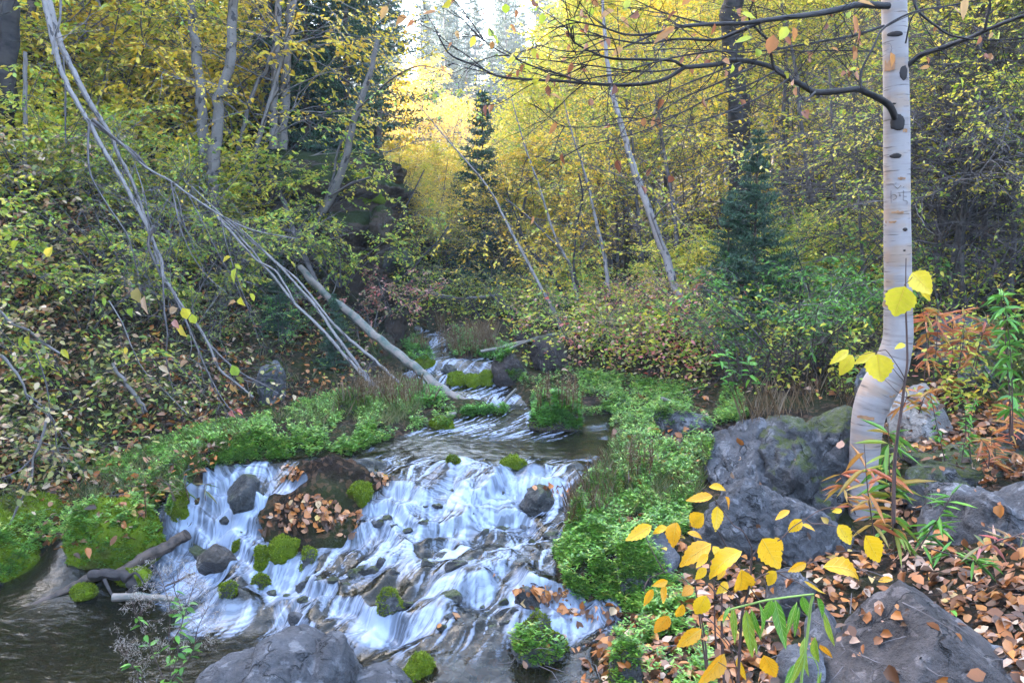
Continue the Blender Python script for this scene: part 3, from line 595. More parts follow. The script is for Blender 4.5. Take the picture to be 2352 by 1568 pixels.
rock('boulder', 'dark flat outcrop under the dark left bank at the left edge', 'boulder', (-40, 130, 1130, 1210), 4.9, 'moss', 97, 4, .14, .3, .3, moss=2500)
# the left cliff: a layered rock wall with thickness
def cliff():
    V, Fc = ico(6); V = V.copy(); V = np.sign(V) * np.abs(V) ** .55; V /= np.abs(V).max()
    W = V * np.array([1.15, 1.5, 1.15]); z = W[:, 2]
    lay = vnoise(np.stack([z * 7, z * 0 + 3, z * 0], -1)) * .10 + vnoise(np.stack([z * 19, W[:, 1] * .7, z * 0], -1)) * .05
    N = V * np.array([1, 1, .15]); N /= np.linalg.norm(N, axis=1)[:, None]
    W = W + N * (lay + .13 * fbm(W * 1.6, 3, 4) + .05 * fbm(W * 7, 4, 2))[:, None]
    W[:, 0] -= .14 * sstep(.2, -1.1, z) - .22 * sstep(.35, .9, -z * 0 + z)
    c = np.array([-2.45, 10.1, -.12]); me = mesh_np('cliff', W, Fc, True)
    o = obj('cliff', me, MAT['cliff'], None, kind='structure'); o.location = [float(q) for q in c]; SOLID.append((W + c, Fc))
m_ = M('layered_cliff_rock'); p_ = m_.pos(); s_ = m_.noise(1, 5, m_.mapping(p_, (2, 2, 14)), .6); f_ = m_.noise(22, 5, p_, .7)
c_ = m_.mix(s_, (.02, .015, .013), (.14, .095, .07)); c_ = m_.mix(m_.math('MULTIPLY', f_, .6), c_, (.02, .016, .014))
z_ = m_.n('SeparateXYZ'); m_.t.links.new(m_.geo().outputs['Normal'], z_.inputs[0])
mf_ = m_.ramp(m_.math('ADD', m_.math('MULTIPLY', z_.outputs[2], .5), m_.noise(4, 4, p_)), [(.62, (0, 0, 0)), (.74, (1, 1, 1))]); c_ = m_.mix(mf_, c_, (.022, .032, .007))
m_.bsdf(c_, .9, m_.bump(m_.math('ADD', s_, f_), 1, .05), .15); MAT['cliff'] = m_.m
cliff()
for k, (bb, Y, lab) in enumerate([((880, 945, 575, 618), 8.7, 'green mossy block on the top right ledge of the cliff'), ((770, 880, 395, 470), 9.0, 'moss-covered knob on top of the cliff'), ((850, 905, 470, 545), 8.8, 'jutting brown block in the cliff face'),
     ((860, 950, 620, 690), 8.75, 'dark brown block below the mossy cliff ledge'), ((880, 935, 700, 780), 8.4, 'stacked thin brown slabs at the foot of the cliff'), ((820, 905, 760, 830), 7.9, 'brown ledge stone at the creek edge under the cliff')]):
    rock('cliff_block', lab, 'rock', bb, Y, 'rockm' if k == 0 else 'moss' if k == 1 else 'cliff', 120 + k, 8, .16, .3, .3, sub=5, moss=1800 if k < 2 else 0, lo=.5, hi=.85, sq=.6)
BV = None
def bvh():
    global BV
    V = []; Fs = []; n = 0
    for v, f in SOLID:
        if f.shape[1] == 4:
            f = np.vstack([f[:, [0, 1, 2]], f[:, [0, 2, 3]]]); c = v[f].mean(1); f = f[(c[:, 1] > 1.5) & (c[:, 1] < 12) & (np.abs(c[:, 0]) < 6)]
        V.append(v); Fs.append(f + n); n += len(v)
    V = np.vstack(V); Fs = np.vstack(Fs); used = np.unique(Fs); rm = np.full(len(V), -1); rm[used] = np.arange(len(used))
    BV = BVHTree.FromPolygons(V[used].tolist(), rm[Fs].tolist())
bvh()
def dry(p, q):
    b = (p[:, 1] < 9.6) & (sdist(p[:, 0], p[:, 1]) < -.01) & (p[:, 2] < ht(p[:, 0], p[:, 1], GS) - .004); return p[~b], q[~b]
def pick(px, py, maxd=40):
    """camera-side lookups: surface points and normals behind pixels"""
    pts = []; nr = []
    for r in ray(px, py):
        h = BV.ray_cast(Vector((0, 0, 0)), Vector(r.tolist()), maxd)
        if h[0] is not None: pts.append(h[0][:]); nr.append(h[1][:])
    nr = np.array(nr).reshape(-1, 3); nr = nr * np.where(nr[:, 2:3] < 0, -1, 1); return np.array(pts).reshape(-1, 3), nr
def inpoly(px, py, poly):
    p = np.array(poly, float); ins = np.zeros(len(px), bool)
    for i in range(len(p)):
        a, b = p[i], p[(i + 1) % len(p)]; ins ^= ((a[1] > py) != (b[1] > py)) & (px < (b[0] - a[0]) * (py - a[1]) / (b[1] - a[1] + 1e-12) + a[0])
    return ins
def samp_poly(rng, poly, n, clump=0, seed=0):
    p = np.array(poly, float); lo, hi = p.min(0), p.max(0); X = []; Y = []
    got = 0
    while got < n:
        x = rng.uniform(lo[0], hi[0], n * 2); y = rng.uniform(lo[1], hi[1], n * 2); k = inpoly(x, y, poly)
        if clump: k &= n2(x, y, 1 / clump, 3, seed) > rng.uniform(-.7, .6, len(x))
        X.append(x[k]); Y.append(y[k]); got += k.sum()
    return np.concatenate(X)[:n], np.concatenate(Y)[:n]
# ------------------------------------------------------------------ trunks and leaning poles placed one by one
def grow(T, rng, p0, d0, L, r, lv, out, cfg):
    """a twig with side twigs; leaf anchors are appended to out"""
    n = 5; d = np.array(d0, float); d /= np.linalg.norm(d); p = np.array(p0, float); pts = [p.copy()]
    for k in range(n):
        d = d + rng.normal(size=3) * cfg.get('wig', .18) + np.array([0, 0, cfg.get('grav', -.02)]); d /= np.linalg.norm(d); p = p + d * L / n; pts.append(p.copy())
    pts = np.array(pts); T.add(pts, np.linspace(r, r * .35, n + 1), 3 if r < .006 else 4)
    if lv > 0:
        for k in range(cfg.get('kids', 4)):
            t = rng.uniform(.2, .98) * n; i = min(int(t), n - 1); q = pts[i] + (pts[i + 1] - pts[i]) * (t - i); dd = pts[i + 1] - pts[i]; dd /= np.linalg.norm(dd)
            sd = np.cross(dd, [0, 0, 1]); sd /= np.linalg.norm(sd) + 1e-6; s = rng.choice([-1, 1]); up = rng.normal() * cfg.get('upj', .35)
            nd = dd * .75 + s * sd * rng.uniform(.5, 1) + np.array([0, 0, up]); grow(T, rng, q, nd, L * rng.uniform(.45, .7), r * .6, lv - 1, out, cfg)
    if lv <= cfg.get('leaflv', 1):
        m = cfg.get('nl', 7)
        for k in range(m):
            t = rng.uniform(.15, 1) * n; i = min(int(t), n - 1); q = pts[i] + (pts[i + 1] - pts[i]) * (t - i); dd = pts[i + 1] - pts[i]; dd /= np.linalg.norm(dd)
            sd = np.cross(dd, [0, 0, 1]); sd /= np.linalg.norm(sd) + 1e-6
            out.append((*q, *(dd * .7 + sd * rng.choice([-1, 1]) * rng.uniform(.3, 1) + np.array([0, 0, rng.normal() * .3 - cfg.get('droop', .25)]))))
def leaves_from(out, rng, size, wid=.62, flat=.35, simple=False, fold=.18, curl=.12, mn=.65):
    a = np.array(out); n = len(a); nrm = np.tile([0, 0, 1.0], (n, 1)) + rng.normal(size=(n, 3)) * flat
    L = size * rng.uniform(mn, 1.25, n); return leaf_mesh(a[:, :3], a[:, 3:], nrm, L, L * wid, fold=rng.uniform(-fold, fold * 1.6, n), curl=rng.uniform(-curl, curl * 1.5, n), simple=simple, rng=rng)
def pole(name, label, cat, pts, Y, w0, w1, mat, group=None, twigs=0, tw_len=.3, leaf=None, seed=0, sides=10, extra=None, tdir=None, lsize=.05, per=4, cfg=None, kids=3, lv=1, nl=5, tr0=.2, parts=True, tr=.003, droop=-.05):
    """a trunk drawn through pixels with depths, with real twigs"""
    rng = np.random.default_rng(seed + 1000); p = pth(pts, Y, per); p = p + rng.normal(size=p.shape) * wr(w0, w1, p[:, 1], len(p))[:, None] * .13; Ym = p[:, 1]; r = wr(w0, w1, Ym, len(p)) ; T = Tubes(); T.add(p, r, sides, .16, seed)
    base = p[-1] if p[-1][2] < p[0][2] else p[0]
    t = thing(name, base, label, cat, group); obj('trunk', T.mesh(), MAT[mat], t)
    out = []; B = Tubes()
    for e in (extra or []):
        E = Tubes(); q = pth(e[0], e[1]); E.add(q, wr(e[2], e[3], q[:, 1], len(q)), 6, .05, seed)
        obj('branch', E.mesh(), MAT['twig'] if mat in ('birch', 'greybark', 'twig') else MAT[mat], t)
        for _ in range(e[4] if len(e) > 4 else 0):
            i = rng.integers(1, len(q) - 1); dd = q[i + 1] - q[i]; dd /= np.linalg.norm(dd)
            grow(B, rng, q[i], dd * .8 + rng.normal(size=3) * .45 + np.array([0, 0, droop]), rng.uniform(.5, 1.2) * tw_len, tr, lv, out, dict(kids=kids, nl=nl, grav=droop, **(cfg or {})))
    for _ in range(twigs):
        i = rng.integers(int(len(p) * tr0), len(p) - 1); dd = p[i] - p[i + 1] if p[0][2] > p[-1][2] else p[i + 1] - p[i]
        if tdir is not None: dd = np.array(tdir, float)
        dd = dd / np.linalg.norm(dd)
        grow(B, rng, p[i], dd * .7 + rng.normal(size=3) * .55 + np.array([0, 0, droop]), rng.uniform(.5, 1.2) * tw_len, tr, lv, out, dict(kids=kids, nl=nl, grav=droop, **(cfg or {})))
    if B.V: obj('twigs', B.mesh(), MAT['twig'] if mat in ('birch', 'greybark', 'twig') else MAT[mat], t)
    if leaf and out: obj('foliage', leaves_from(out, rng, lsize), MAT[leaf], t)
    return t
# --- the white birch on the right
def main_birch():
    rng = np.random.default_rng(5)
    ax = [(1978,1300),(1978,1230),(1983,1150),(1984,1080),(1987,1021),(1994,960),(2006,920),(2023,886),(2040,855),(2052,823),(2062,780),(2063,720),(2062,640),(2061,517),(2060,400),(2059,280),(2057,150),(2054,0),(2052,-150),(2050,-400),(2046,-900)]
    wd = [66,62,66,66,68,72,80,84,82,74,66,62,60,58,57,56,54,53,52,48,38]
    Yv = 4.12; p = catmull(P(np.array(ax)[:, 0], np.array(ax)[:, 1], np.full(len(ax), Yv)), 6)
    r = np.interp(np.arange(len(p)), np.arange(len(ax)) * 6, wd) / 2 / F * Yv
    t = thing('birch_tree', p[0], 'white birch with an S-bend in its trunk, standing before the grey boulders', 'tree')
    T = Tubes(); T.add(p, r, 28, .02, 3); obj('trunk', T.mesh(), MAT['birchmain'], t)
    def knot(cx, cy, w, h, name='knot', s=1):
        V, Fc = ico(3); c = P(cx, cy, Yv - .05); ra = 28 / F * Yv
        # pressed lens of dark bark on the front of the trunk
        i = np.argmin(np.abs(p[:, 2] - c[2])); ax_ = p[i]; rad = r[i]
        W = V * np.array([w / 2 / F * Yv, .004, h / 2 / F * Yv]) * (1 + .12 * fbm(V * 3, 2, cx)[:, None])
        X = c[0] + W[:, 0]; dx = np.clip((X - ax_[0]) / rad, -.98, .98); yy = ax_[1] - rad * np.sqrt(1 - dx * dx) + W[:, 1] - .001
        obj(name, mesh_np(name, np.stack([X, yy, c[2] + W[:, 2]], -1), Fc, True), MAT['dark'], t)
    for (cx, cy, w, h) in [(2057,78,30,12),(2062,282,30,34),(2075,168,20,32),(2058,358,22,11),(2077,527,12,8),(2075,575,6,4),(2050,670,14,5),(2053,238,10,4)]: knot(cx, cy, w, h)
    # carving scratched in the bark
    C = Tubes()
    def sx(a, b): return ((a / 8.71 + 2100) / 1.063, (b / 8.71 + 380) / 1.063)
    for st in [[(690,740),(690,870),(692,1000)], [(692,850),(730,830),(770,850),(775,900),(740,930),(715,945)], [(820,850),(860,848)], [(840,800),(842,875)], [(915,740),(910,860),(905,950)], [(905,950),(960,955),(985,960)], [(930,870),(990,870)],
               [(730,640),(770,675),(800,705)], [(800,705),(830,670),(865,630)], [(770,570),(765,600)], [(620,600),(700,600),(740,615)], [(930,650),(900,690)], [(985,960),(1005,990),(990,1040)]]:
        q = []
        for a, b in st:
            u, v = sx(a, b); c = P(u, v, Yv - .055); i = np.argmin(np.abs(p[:, 2] - c[2])); dx = np.clip((c[0] - p[i][0]) / r[i], -.95, .95); q.append([c[0], p[i][1] - r[i] * 1.012 * math.sqrt(1 - dx * dx), c[2]])
        C.add(catmull(q, 3), .0009, 4)
    obj('carved_letters', C.mesh(), MAT['brown'], t)
    for (cx, cy, w, h, tw) in [(2048,148,14,26,.5),(2062,488,22,6,.2),(2078,300,10,8,.3),(2050,510,16,5,.2),(2045,905,18,10,.4),(1988,958,30,8,.3),(2040,700,10,14,.4),(2070,410,16,5,.2)]:
        c = P(cx, cy, Yv - .055); i = np.argmin(np.abs(p[:, 2] - c[2])); g = []; nu, nv = 7, 4; hw, hh = w / 2 / F * Yv, h / 2 / F * Yv
        for b_ in range(nv):
            for a_ in range(nu):
                X = c[0] + hw * (a_ / (nu - 1) * 2 - 1); dx = np.clip((X - p[i][0]) / r[i], -.97, .97); lift = .001 + .012 * (a_ / (nu - 1)) ** 3 * tw + .004 * rng.random() * (a_ > 3)
                g.append([X, p[i][1] - r[i] * math.sqrt(1 - dx * dx) - lift, c[2] + hh * (b_ / (nv - 1) * 2 - 1) * (1 - .3 * abs(a_ / (nu - 1) - .5)) + .002 * rng.normal()])
        q4 = [(b_ * nu + a_, b_ * nu + a_ + 1, (b_ + 1) * nu + a_ + 1, (b_ + 1) * nu + a_) for b_ in range(nv - 1) for a_ in range(nu - 1)]
        obj('bark_peel', mesh_np('bark_peel', g, q4, True), MAT['peel'], t)
    # limbs drawn after the photograph, bending towards the camera
    def limb(pts, Y, w0, w1, name='limb', ntw=0, tl=.4, lvs=True):
        q = pth(pts, Y, 5); TT = Tubes(); TT.add(q, wr(w0, w1, q[:, 1], len(q)), 8, .08, w0); out = []
        for _ in range(ntw):
            i = rng.integers(2, len(q) - 1); dd = q[i + 1] - q[i]; dd /= np.linalg.norm(dd)
            grow(TT, rng, q[i], dd * .9 + np.array([rng.normal() * .2, rng.normal() * .3, rng.normal() * .45 - .05]), rng.uniform(.3, 1.1) * tl, .0028, 1, out, dict(kids=3, nl=1, grav=-.02, wig=.14))
        o = obj(name, TT.mesh(), MAT['dark'], t)
        if out and lvs:
            out = [out[i] for i in rng.permutation(len(out))[:max(3, len(out) // 5)]]
            a = np.array(out); a[:, 3:] = a[:, 3:] * .4 + np.array([0, 0, -1]) + rng.normal(size=(len(a), 3)) * .45; n = len(a)
            lf = obj('foliage', leaf_mesh(a[:, :3], a[:, 3:], randdir(rng, n), rng.uniform(.03, .05, n), rng.uniform(.015, .034, n), fold=rng.uniform(.1, .6, n), curl=rng.uniform(-.2, .4, n), rng=rng), MAT[rng.choice(['hang', 'hang', 'lemon'])], None)
            lf.parent = o
        return q
    l1 = [(2064,300),(2058,278),(2045,245),(2015,224),(1987,212),(1969,205),(1920,210),(1872,212),(1845,197),(1811,180),(1779,158),(1735,144),(1685,139),(1649,148),(1573,155)]
    limb(l1, [4.11, 3.9, 3.7, 3.5], 17, 10, ntw=9)
    limb([(1573,155),(1519,185),(1436,196),(1342,191),(1285,186),(1238,184),(1148,176),(1098,153),(1040,130),(1015,98),(997,61)], [3.5, 3.2], 9, 2.5, ntw=9)
    limb([(1573,155),(1544,140),(1486,137),(1407,135),(1364,122),(1324,101),(1310,83),(1302,60)], [3.5, 3.3], 8, 2.5, ntw=8)
    limb([(1345,191),(1285,171),(1231,155),(1155,122),(1112,94),(1083,65)], [3.25, 3.1], 4.5, 2, ntw=5)
    limb([(2040,14),(1973,11),(1935,20),(1876,32),(1811,40),(1757,47),(1707,54),(1631,56),(1560,62),(1505,77),(1440,80),(1380,62),(1300,45)], [4.05, 3.6, 3.3, 3.1], 16, 3, ntw=14)
    limb([(1757,47),(1690,75),(1640,92),(1560,90),(1480,100),(1400,88),(1330,66)], [3.6, 3.3], 8, 2.5, ntw=9)
    limb([(2030,60),(1960,82),(1860,100),(1790,112),(1720,120),(1640,118),(1560,112),(1480,118)], [4.05, 3.5], 6, 2, ntw=8)
    limb([(2010,120),(1990,118),(1900,116),(1840,118),(1780,108),(1735,85)], [3.9, 3.6], 4, 2, ntw=4)
    limb([(1811,180),(1780,160),(1772,130),(1765,95),(1740,70),(1720,40),(1730,0),(1735,-60)], [3.75, 3.5], 8, 3, ntw=3)
    limb([(1978,203),(1978,165),(2005,110),(2025,70),(2060,45),(2110,25),(2200,10),(2300,-10)], [3.75, 3.9], 6, 3, ntw=3)
    for a in [[(1735,152),(1640,195),(1570,225),(1505,262),(1440,280),(1360,292),(1280,290)], [(1779,165),(1720,195),(1640,222),(1560,262),(1480,300),(1400,322),(1330,335)], [(1811,182),(1760,215),(1690,250),(1610,280),(1560,300),(1505,345)], [(1700,145),(1640,168),(1560,200),(1505,232),(1440,250)], [(1872,212),(1850,230),(1838,225),(1820,240)],
              [(1573,155),(1500,165),(1430,160),(1350,150),(1270,140),(1180,130)], [(1631,56),(1560,40),(1500,20),(1440,-10)], [(1505,77),(1430,110),(1380,115),(1300,118),(1220,100)], [(1640,118),(1560,130),(1480,150),(1420,165),(1360,160)]]:
        limb(a, [3.6, 3.2], 4.5, 1.8, ntw=4, tl=.3)
    limb([(2066,180),(2078,158),(2100,138),(2117,126),(2160,112),(2189,101),(2225,88),(2261,72),(2300,55),(2352,36),(2450,0)], [4.12, 3.8], 13, 8, ntw=6)
    limb([(2095,-20),(2105,20),(2130,45),(2150,60),(2180,80),(2230,90),(2300,92),(2352,88)], [4.0, 3.9], 7, 3, ntw=5)
    limb([(2261,72),(2268,40),(2275,10),(2260,-20)], [3.9, 3.85], 6, 4, ntw=2)
    limb([(2080,100),(2095,40),(2130,10)], [4.0, 3.9], 4, 2)
    # single dead and green leaves still hanging on the limbs, after the photograph
    def z2(a, b): return (752 + a * .36, a * 0 + b * .36)
    HL = [(1138,62,62,90,.95,0),(1038,212,62,95,.95,0),(1205,88,55,100,.5,2),(1185,180,60,60,.4,2),(1280,430,75,100,.8,0),(1440,150,60,140,.7,0),(1560,140,60,100,.8,0),(830,225,60,75,.5,1),(1050,290,50,100,.7,1),(780,290,50,120,.3,2),(740,440,55,60,.35,1),(1430,660,70,70,.5,0),(1460,610,80,10,.35,1),(1440,820,100,120,.4,1),(360,80,90,120,.6,1),(470,130,90,150,.6,1),(650,80,90,170,.35,1),(800,0,60,110,.5,1),
          (1780,90,110,160,.55,1),(1900,140,90,40,.5,1),(1910,30,70,120,.8,0),(1680,80,60,110,.8,0),(1640,110,50,200,.4,2),(2170,200,110,150,.4,1),(1850,330,90,140,.5,1),(1750,280,60,50,.6,2),(2290,0,80,130,.5,2),(1530,220,50,70,.4,2),(1240,440,60,130,.6,2),(1340,360,50,50,.5,2),(1510,380,50,150,.6,2),(1640,450,40,20,.5,2),(1450,530,60,95,.3,2),(1000,90,25,20,.5,2),(1370,120,60,100,.8,0),(980,290,30,150,.5,2)]
    HR = [(200,0,90,130,.6,1),(40,240,120,150,.45,1),(600,95,100,10,.45,0),(820,210,90,120,.8,0),(890,220,90,70,.5,1),(560,250,110,170,.4,0),(740,290,120,95,.75,2),(850,260,60,60,.6,2),(1280,150,110,75,.3,2),(1300,230,90,80,.3,2),(1150,315,70,10,.3,1),(1270,360,60,90,.6,2),(1260,440,50,160,.5,0),(490,440,60,95,.85,0),(540,440,35,100,.7,1),(1350,15,110,5,.35,1),(1970,50,150,110,.35,1),(1510,380,90,80,.45,1),(1720,430,60,170,.5,1),(2060,260,60,100,.6,2),(1740,390,50,50,.5,2),(370,190,70,100,.4,2),(100,100,80,150,.4,2),(620,0,90,5,.25,2),(2140,230,50,120,.5,1),(1960,530,70,60,.5,0)]
    for k, (lst, f) in enumerate([(HL, lambda a, b: (752 + a * .36, b * .36)), (HR, lambda a, b: (1505 + a * .36, b * .36))]):
        for (a, b, l, an, w, c) in lst:
            px, py = f(a, b); Yl = 3.0 + .5 * rng.random(); q = P(px, py, Yl); th = math.radians(an); d = np.array([math.cos(th), .25 * rng.normal(), -math.sin(th)]); L = l * .36 / F * Yl; c = int(c)
            nr = np.array([[.4 * rng.normal(), -1, .5 + .3 * rng.normal()]])
            me = leaf_mesh((q - d * L / 2)[None], d[None], nr, L, L * w, fold=.15 + .3 * (c > 0) * rng.random(), curl=.1 + .25 * rng.random(), rng=rng)
            o = obj('leaf', me, MAT[['lemonhang', 'tanhang', 'hang'][c]], t)
            s = Tubes(); st0 = q - d * L / 2; s.add(np.array([st0, st0 + np.array([.004, 0, .012]), st0 + np.array([.002, .01, .03])]), .0007, 3); so = obj('leaf_stalk', s.mesh(), MAT['dark'], None); so.parent = o
m_ = M('smooth_white_birch_bark'); uv_ = m_.n('UVMap').outputs[0]; p_ = m_.pos()
c_ = m_.mix(m_.noise(5, 3, p_), (.31, .268, .252), (.225, .19, .187))
bn_ = m_.noise(1, 5, m_.mapping(uv_, (.7, 16, 1)), .55); c_ = m_.mix(m_.math('MULTIPLY', m_.ramp(bn_, [(.50, (0, 0, 0)), (.58, (1, 1, 1))]), .75), c_, (.20, .165, .155))
c_ = m_.mix(m_.math('MULTIPLY', m_.ramp(m_.noise(1, 3, m_.mapping(uv_, (1.3, 9, 1)), .5), [(.54, (0, 0, 0)), (.62, (1, 1, 1))]), .6), c_, (.30, .19, .12))
ln_ = m_.ramp(m_.noise(1, 3, m_.mapping(uv_, (2.2, 95, 1)), .6), [(.60, (0, 0, 0)), (.64, (1, 1, 1))]); c_ = m_.mix(m_.math('MULTIPLY', ln_, .8), c_, (.08, .06, .055))
m_.bsdf(c_, .6, m_.bump(m_.math('ADD', bn_, m_.noise(1, 4, m_.mapping(uv_, (3, 60, 1)))), .5, .004), .35); MAT['birchmain'] = m_.m
m_ = M('orange_inner_bark'); m_.bsdf(m_.mix(m_.noise(60, 3, m_.pos()), (.42, .22, .10), (.16, .08, .05)), .7); MAT['peel'] = m_.m
MAT['hang'] = leafmat('brown_hanging_leaf', [(0, (.22, .07, .04)), (.5, (.36, .13, .06)), (1, (.5, .24, .10))], .4)
MAT['tanhang'] = leafmat('tan_hanging_leaf', [(0, (.45, .20, .07)), (1, (.55, .32, .11))], .45)
MAT['lemonhang'] = leafmat('yellow_green_hanging_leaf', [(0, (.35, .46, .04)), (1, (.58, .56, .06))], .5)
main_birch()
# --- fallen and leaning birches on the left
pole('leaning_birch', 'long pale birch trunk leaning down from the top left corner, nearest of the leaning pair', 'tree', [(96,-40),(105,20),(126,108),(144,173),(173,230),(205,281),(223,317),(252,367),(284,418),(306,461),(335,511),(353,560),(371,600),(374,636),(392,661),(407,686),(425,711),(454,747),(479,791),(504,848),(540,877),(583,913)],
     [6.6, 6.2, 5.9], 13, 5, 'birch', None, 44, .5, None, 1, extra=[
      ([(205,281),(202,342),(209,403),(245,468),(280,520),(300,560),(320,640)], [6.3, 6.0], 6, 2, 8), ([(374,636),(378,719),(385,769),(382,823),(400,909)], [6, 5.8], 5, 2, 6), ([(392,661),(420,720),(450,790),(480,860),(520,930),(560,960)], [6, 5.7], 6, 2, 8),
      ([(353,520),(340,560),(355,600),(371,636)], [6.1, 6.1], 8, 6, 2), ([(310,380),(330,440),(340,500),(342,560),(330,610)], [6.3, 6], 3.5, 1.5, 5), ([(393,420),(405,480),(420,540),(450,600),(490,650)], [6.4, 6.0], 3.5, 1.5, 6), ([(275,460),(330,440),(400,430)], [6.3, 6.2], 2.5, 1, 3)], tr0=.3, tr=.0028)
pole('leaning_birch', 'darker birch trunk leaning just behind the pale one at the top left', 'tree', [(100,-40),(126,54),(144,108),(162,151),(187,201),(223,262),(252,306),(273,360),(299,407),(320,460),(345,540),(365,610)], [6.9, 6.5], 16, 5, 'birch', None, 22, .45, None, 2, tr=.0022)
pole('leaning_birch', 'slender pale stem branching off the leaning trunks, crossing the slope to the right', 'tree', [(205,281),(230,296),(252,310),(288,338),(335,385),(389,414),(432,446),(504,493),(562,522),(612,536),(680,548)], [6.4, 6.7], 7, 2.5, 'birch', None, 30, .4, None, 3,
     extra=[([(212,274),(270,324),(306,349),(338,385)], [6.35, 6.55], 9, 6, 3), ([(389,414),(410,460),(425,520),(450,580),(470,620)], [6.6, 6.3], 3, 1.2, 5), ([(432,446),(470,520),(500,580),(540,650),(560,700)], [6.6, 6.3], 3, 1.2, 5), ([(504,493),(520,560),(545,640),(575,720),(600,800)], [6.6, 6.2], 3, 1.2, 6)], tr=.002)
pole('leaning_sapling', 'pale thin trunk beside the bare fallen log, uppermost of the three leaning poles', 'tree', [(440,428),(490,476),(533,517),(576,553),(612,582),(648,614),(684,643),(720,686),(756,733),(792,769),(817,791),(860,827),(903,866),(946,902),(986,913),(1020,918)], [7.2, 6.4], 3, 9, 'birch', 'thin birch poles leaning over the left bank', 20, .4, None, 4, tr=.002)
pole('leaning_sapling', 'pale thin trunk ending at the grass, lowest of the three leaning poles', 'tree', [(470,468),(515,508),(548,540),(565,560),(583,578),(605,610),(630,636),(666,683),(684,704),(738,755),(792,816),(847,877),(868,900)], [7.1, 6.4], 3, 9, 'birch', 'thin birch poles leaning over the left bank', 16, .35, None, 5, tr=.002)
pole('leaning_sapling', 'pale thin trunk between the other two thin leaning poles', 'tree', [(520,500),(560,532),(590,560),(620,590),(659,629),(690,665),(720,697),(756,747),(792,798),(839,859),(868,893)], [7.1, 6.45], 3, 9, 'birch', 'thin birch poles leaning over the left bank', 5, .3, None, 6, tr=.002)
pole('leaning_sapling', 'short thin pale stem left of the three leaning poles, ending on the slope', 'tree', [(500,500),(530,532),(555,560),(590,598),(630,620),(655,655),(676,692)], [6.9, 6.6], 7, 4, 'birch', None, 5, .3, None, 7, tr=.002)
pole('fallen_log', 'bare thick grey log slanting down into the creek, its foot at the grass strip', 'log', [(690,618),(727,655),(759,686),(806,719),(860,769),(925,819),(968,855),(1011,891),(1044,913),(1086,938)], [8.0, 6.15], 17, 25, 'dead', None, 0, seed=8, sides=14, extra=[([(968,858),(985,885),(975,915)], [6.5, 6.3], 4, 2), ([(759,686),(770,660),(775,640)], [7.4, 7.3], 4, 2)])
pole('leaning_tree', 'thin brown trunk leaning behind the thin pale poles, left of the cliff', 'tree', [(612,380),(623,400),(648,454),(673,522),(691,564),(727,650),(745,680)], [8.6, 8.0], 9, 12, 'twig', None, 6, .3, None, 9)
pole('leaning_tree', 'smooth grey trunk leaning out from the foot of the cliff top', 'tree', [(868,90),(858,130),(847,180),(821,252),(805,310),(796,360),(781,400),(767,443),(742,486)], [8.3, 8.5], 10, 20, 'greybark', None, 10, .5, 'yg', 10, extra=[([(800,290),(775,350),(765,410),(742,470),(725,500)], [8.4, 8.5], 5, 7), ([(742,480),(725,520),(713,540),(700,560)], [8.5, 8.3], 7, 6), ([(760,450),(785,435),(810,420),(850,408)], [8.45, 8.2], 6, 5, 2), ([(821,252),(860,215),(910,175),(960,152),(1010,160),(1050,180)], [8.2, 7.2], 5, 2, 5)], lsize=.045)
for nm, lab, pts, w0, w1, Y, mt in [
  ('birch_tree', 'grey-white upright trunk on the left slope, left of the forked one', [(437,-60),(440,0),(446,72),(457,180),(464,252),(468,324),(470,400),(470,480)], 19, 26, 8.3, 'greybark'),
  ('birch_tree', 'grey upright trunk with a crook and a broken stub on the left slope', [(538,-60),(536,0),(533,72),(529,144),(518,180),(504,216),(500,288),(493,360),(488,430),(486,490)], 20, 27, 8.2, 'greybark'),
  ('birch_tree', 'whitish trunk, left one of the close pair high on the left slope', [(644,-60),(640,0),(636,80),(632,165),(628,260),(626,340)], 14, 19, 9.2, 'birch'),
  ('birch_tree', 'whitish trunk, right one of the close pair high on the left slope', [(676,-60),(670,0),(664,80),(658,165),(652,260),(650,340)], 18, 23, 9.3, 'birch'),
  ('leaning_tree', 'thin pale trunk leaning right between the grey trunks and the white pair', [(640,95),(620,130),(610,165),(590,191),(569,252),(560,290),(551,324),(540,380)], 8, 10, 8.7, 'greybark'),
  ('slender_tree', 'very thin pale trunk near the left edge high on the slope', [(58,120),(57,160),(58,240),(56,342),(56,420)], 9, 11, 7.2, 'greybark'),
  ('slender_tree', 'thin pale stem just left of the left upright grey trunk', [(436,50),(438,150),(437,240),(434,310)], 6, 7, 9.6, 'twig'),
  ('pine_tree', 'thick dark brown trunk high on the left slope beside the white pair', [(615,-80),(612,0),(608,80),(604,150),(602,300)], 26, 30, 9.9, 'brown'),
  ('pine_tree', 'thick dark trunk at the far left edge of the photo', [(20,-60),(16,60),(12,200),(8,330),(4,420)], 44, 52, 7.6, 'dark'),
  ('slender_tree', 'dark brown trunk behind the top of the leaning birches at the top left', [(74,-60),(70,40),(66,110),(60,180)], 16, 18, 8.4, 'brown'),
  ('slender_tree', 'thin pale vertical stem hanging in front of the top of the leaning birches', [(140,-60),(138,40),(128,80),(120,125)], 6, 5, 6.2, 'birch'),
  ('slender_tree', 'thin grey stem below the leaning birch top, running straight down', [(145,130),(150,200),(150,300),(152,330)], 5, 3, 6.5, 'twig')]:
    pole(nm, lab, 'tree', pts, Y, w0, w1, mt, None, 7 if w0 > 9 else 3, .5, None, int(w0 * 7 + pts[0][0]), tr=.0035, extra=[([(500,225),(525,218),(545,214)], [8.2, 8.1], 9, 6)] if 'crook' in lab else None)
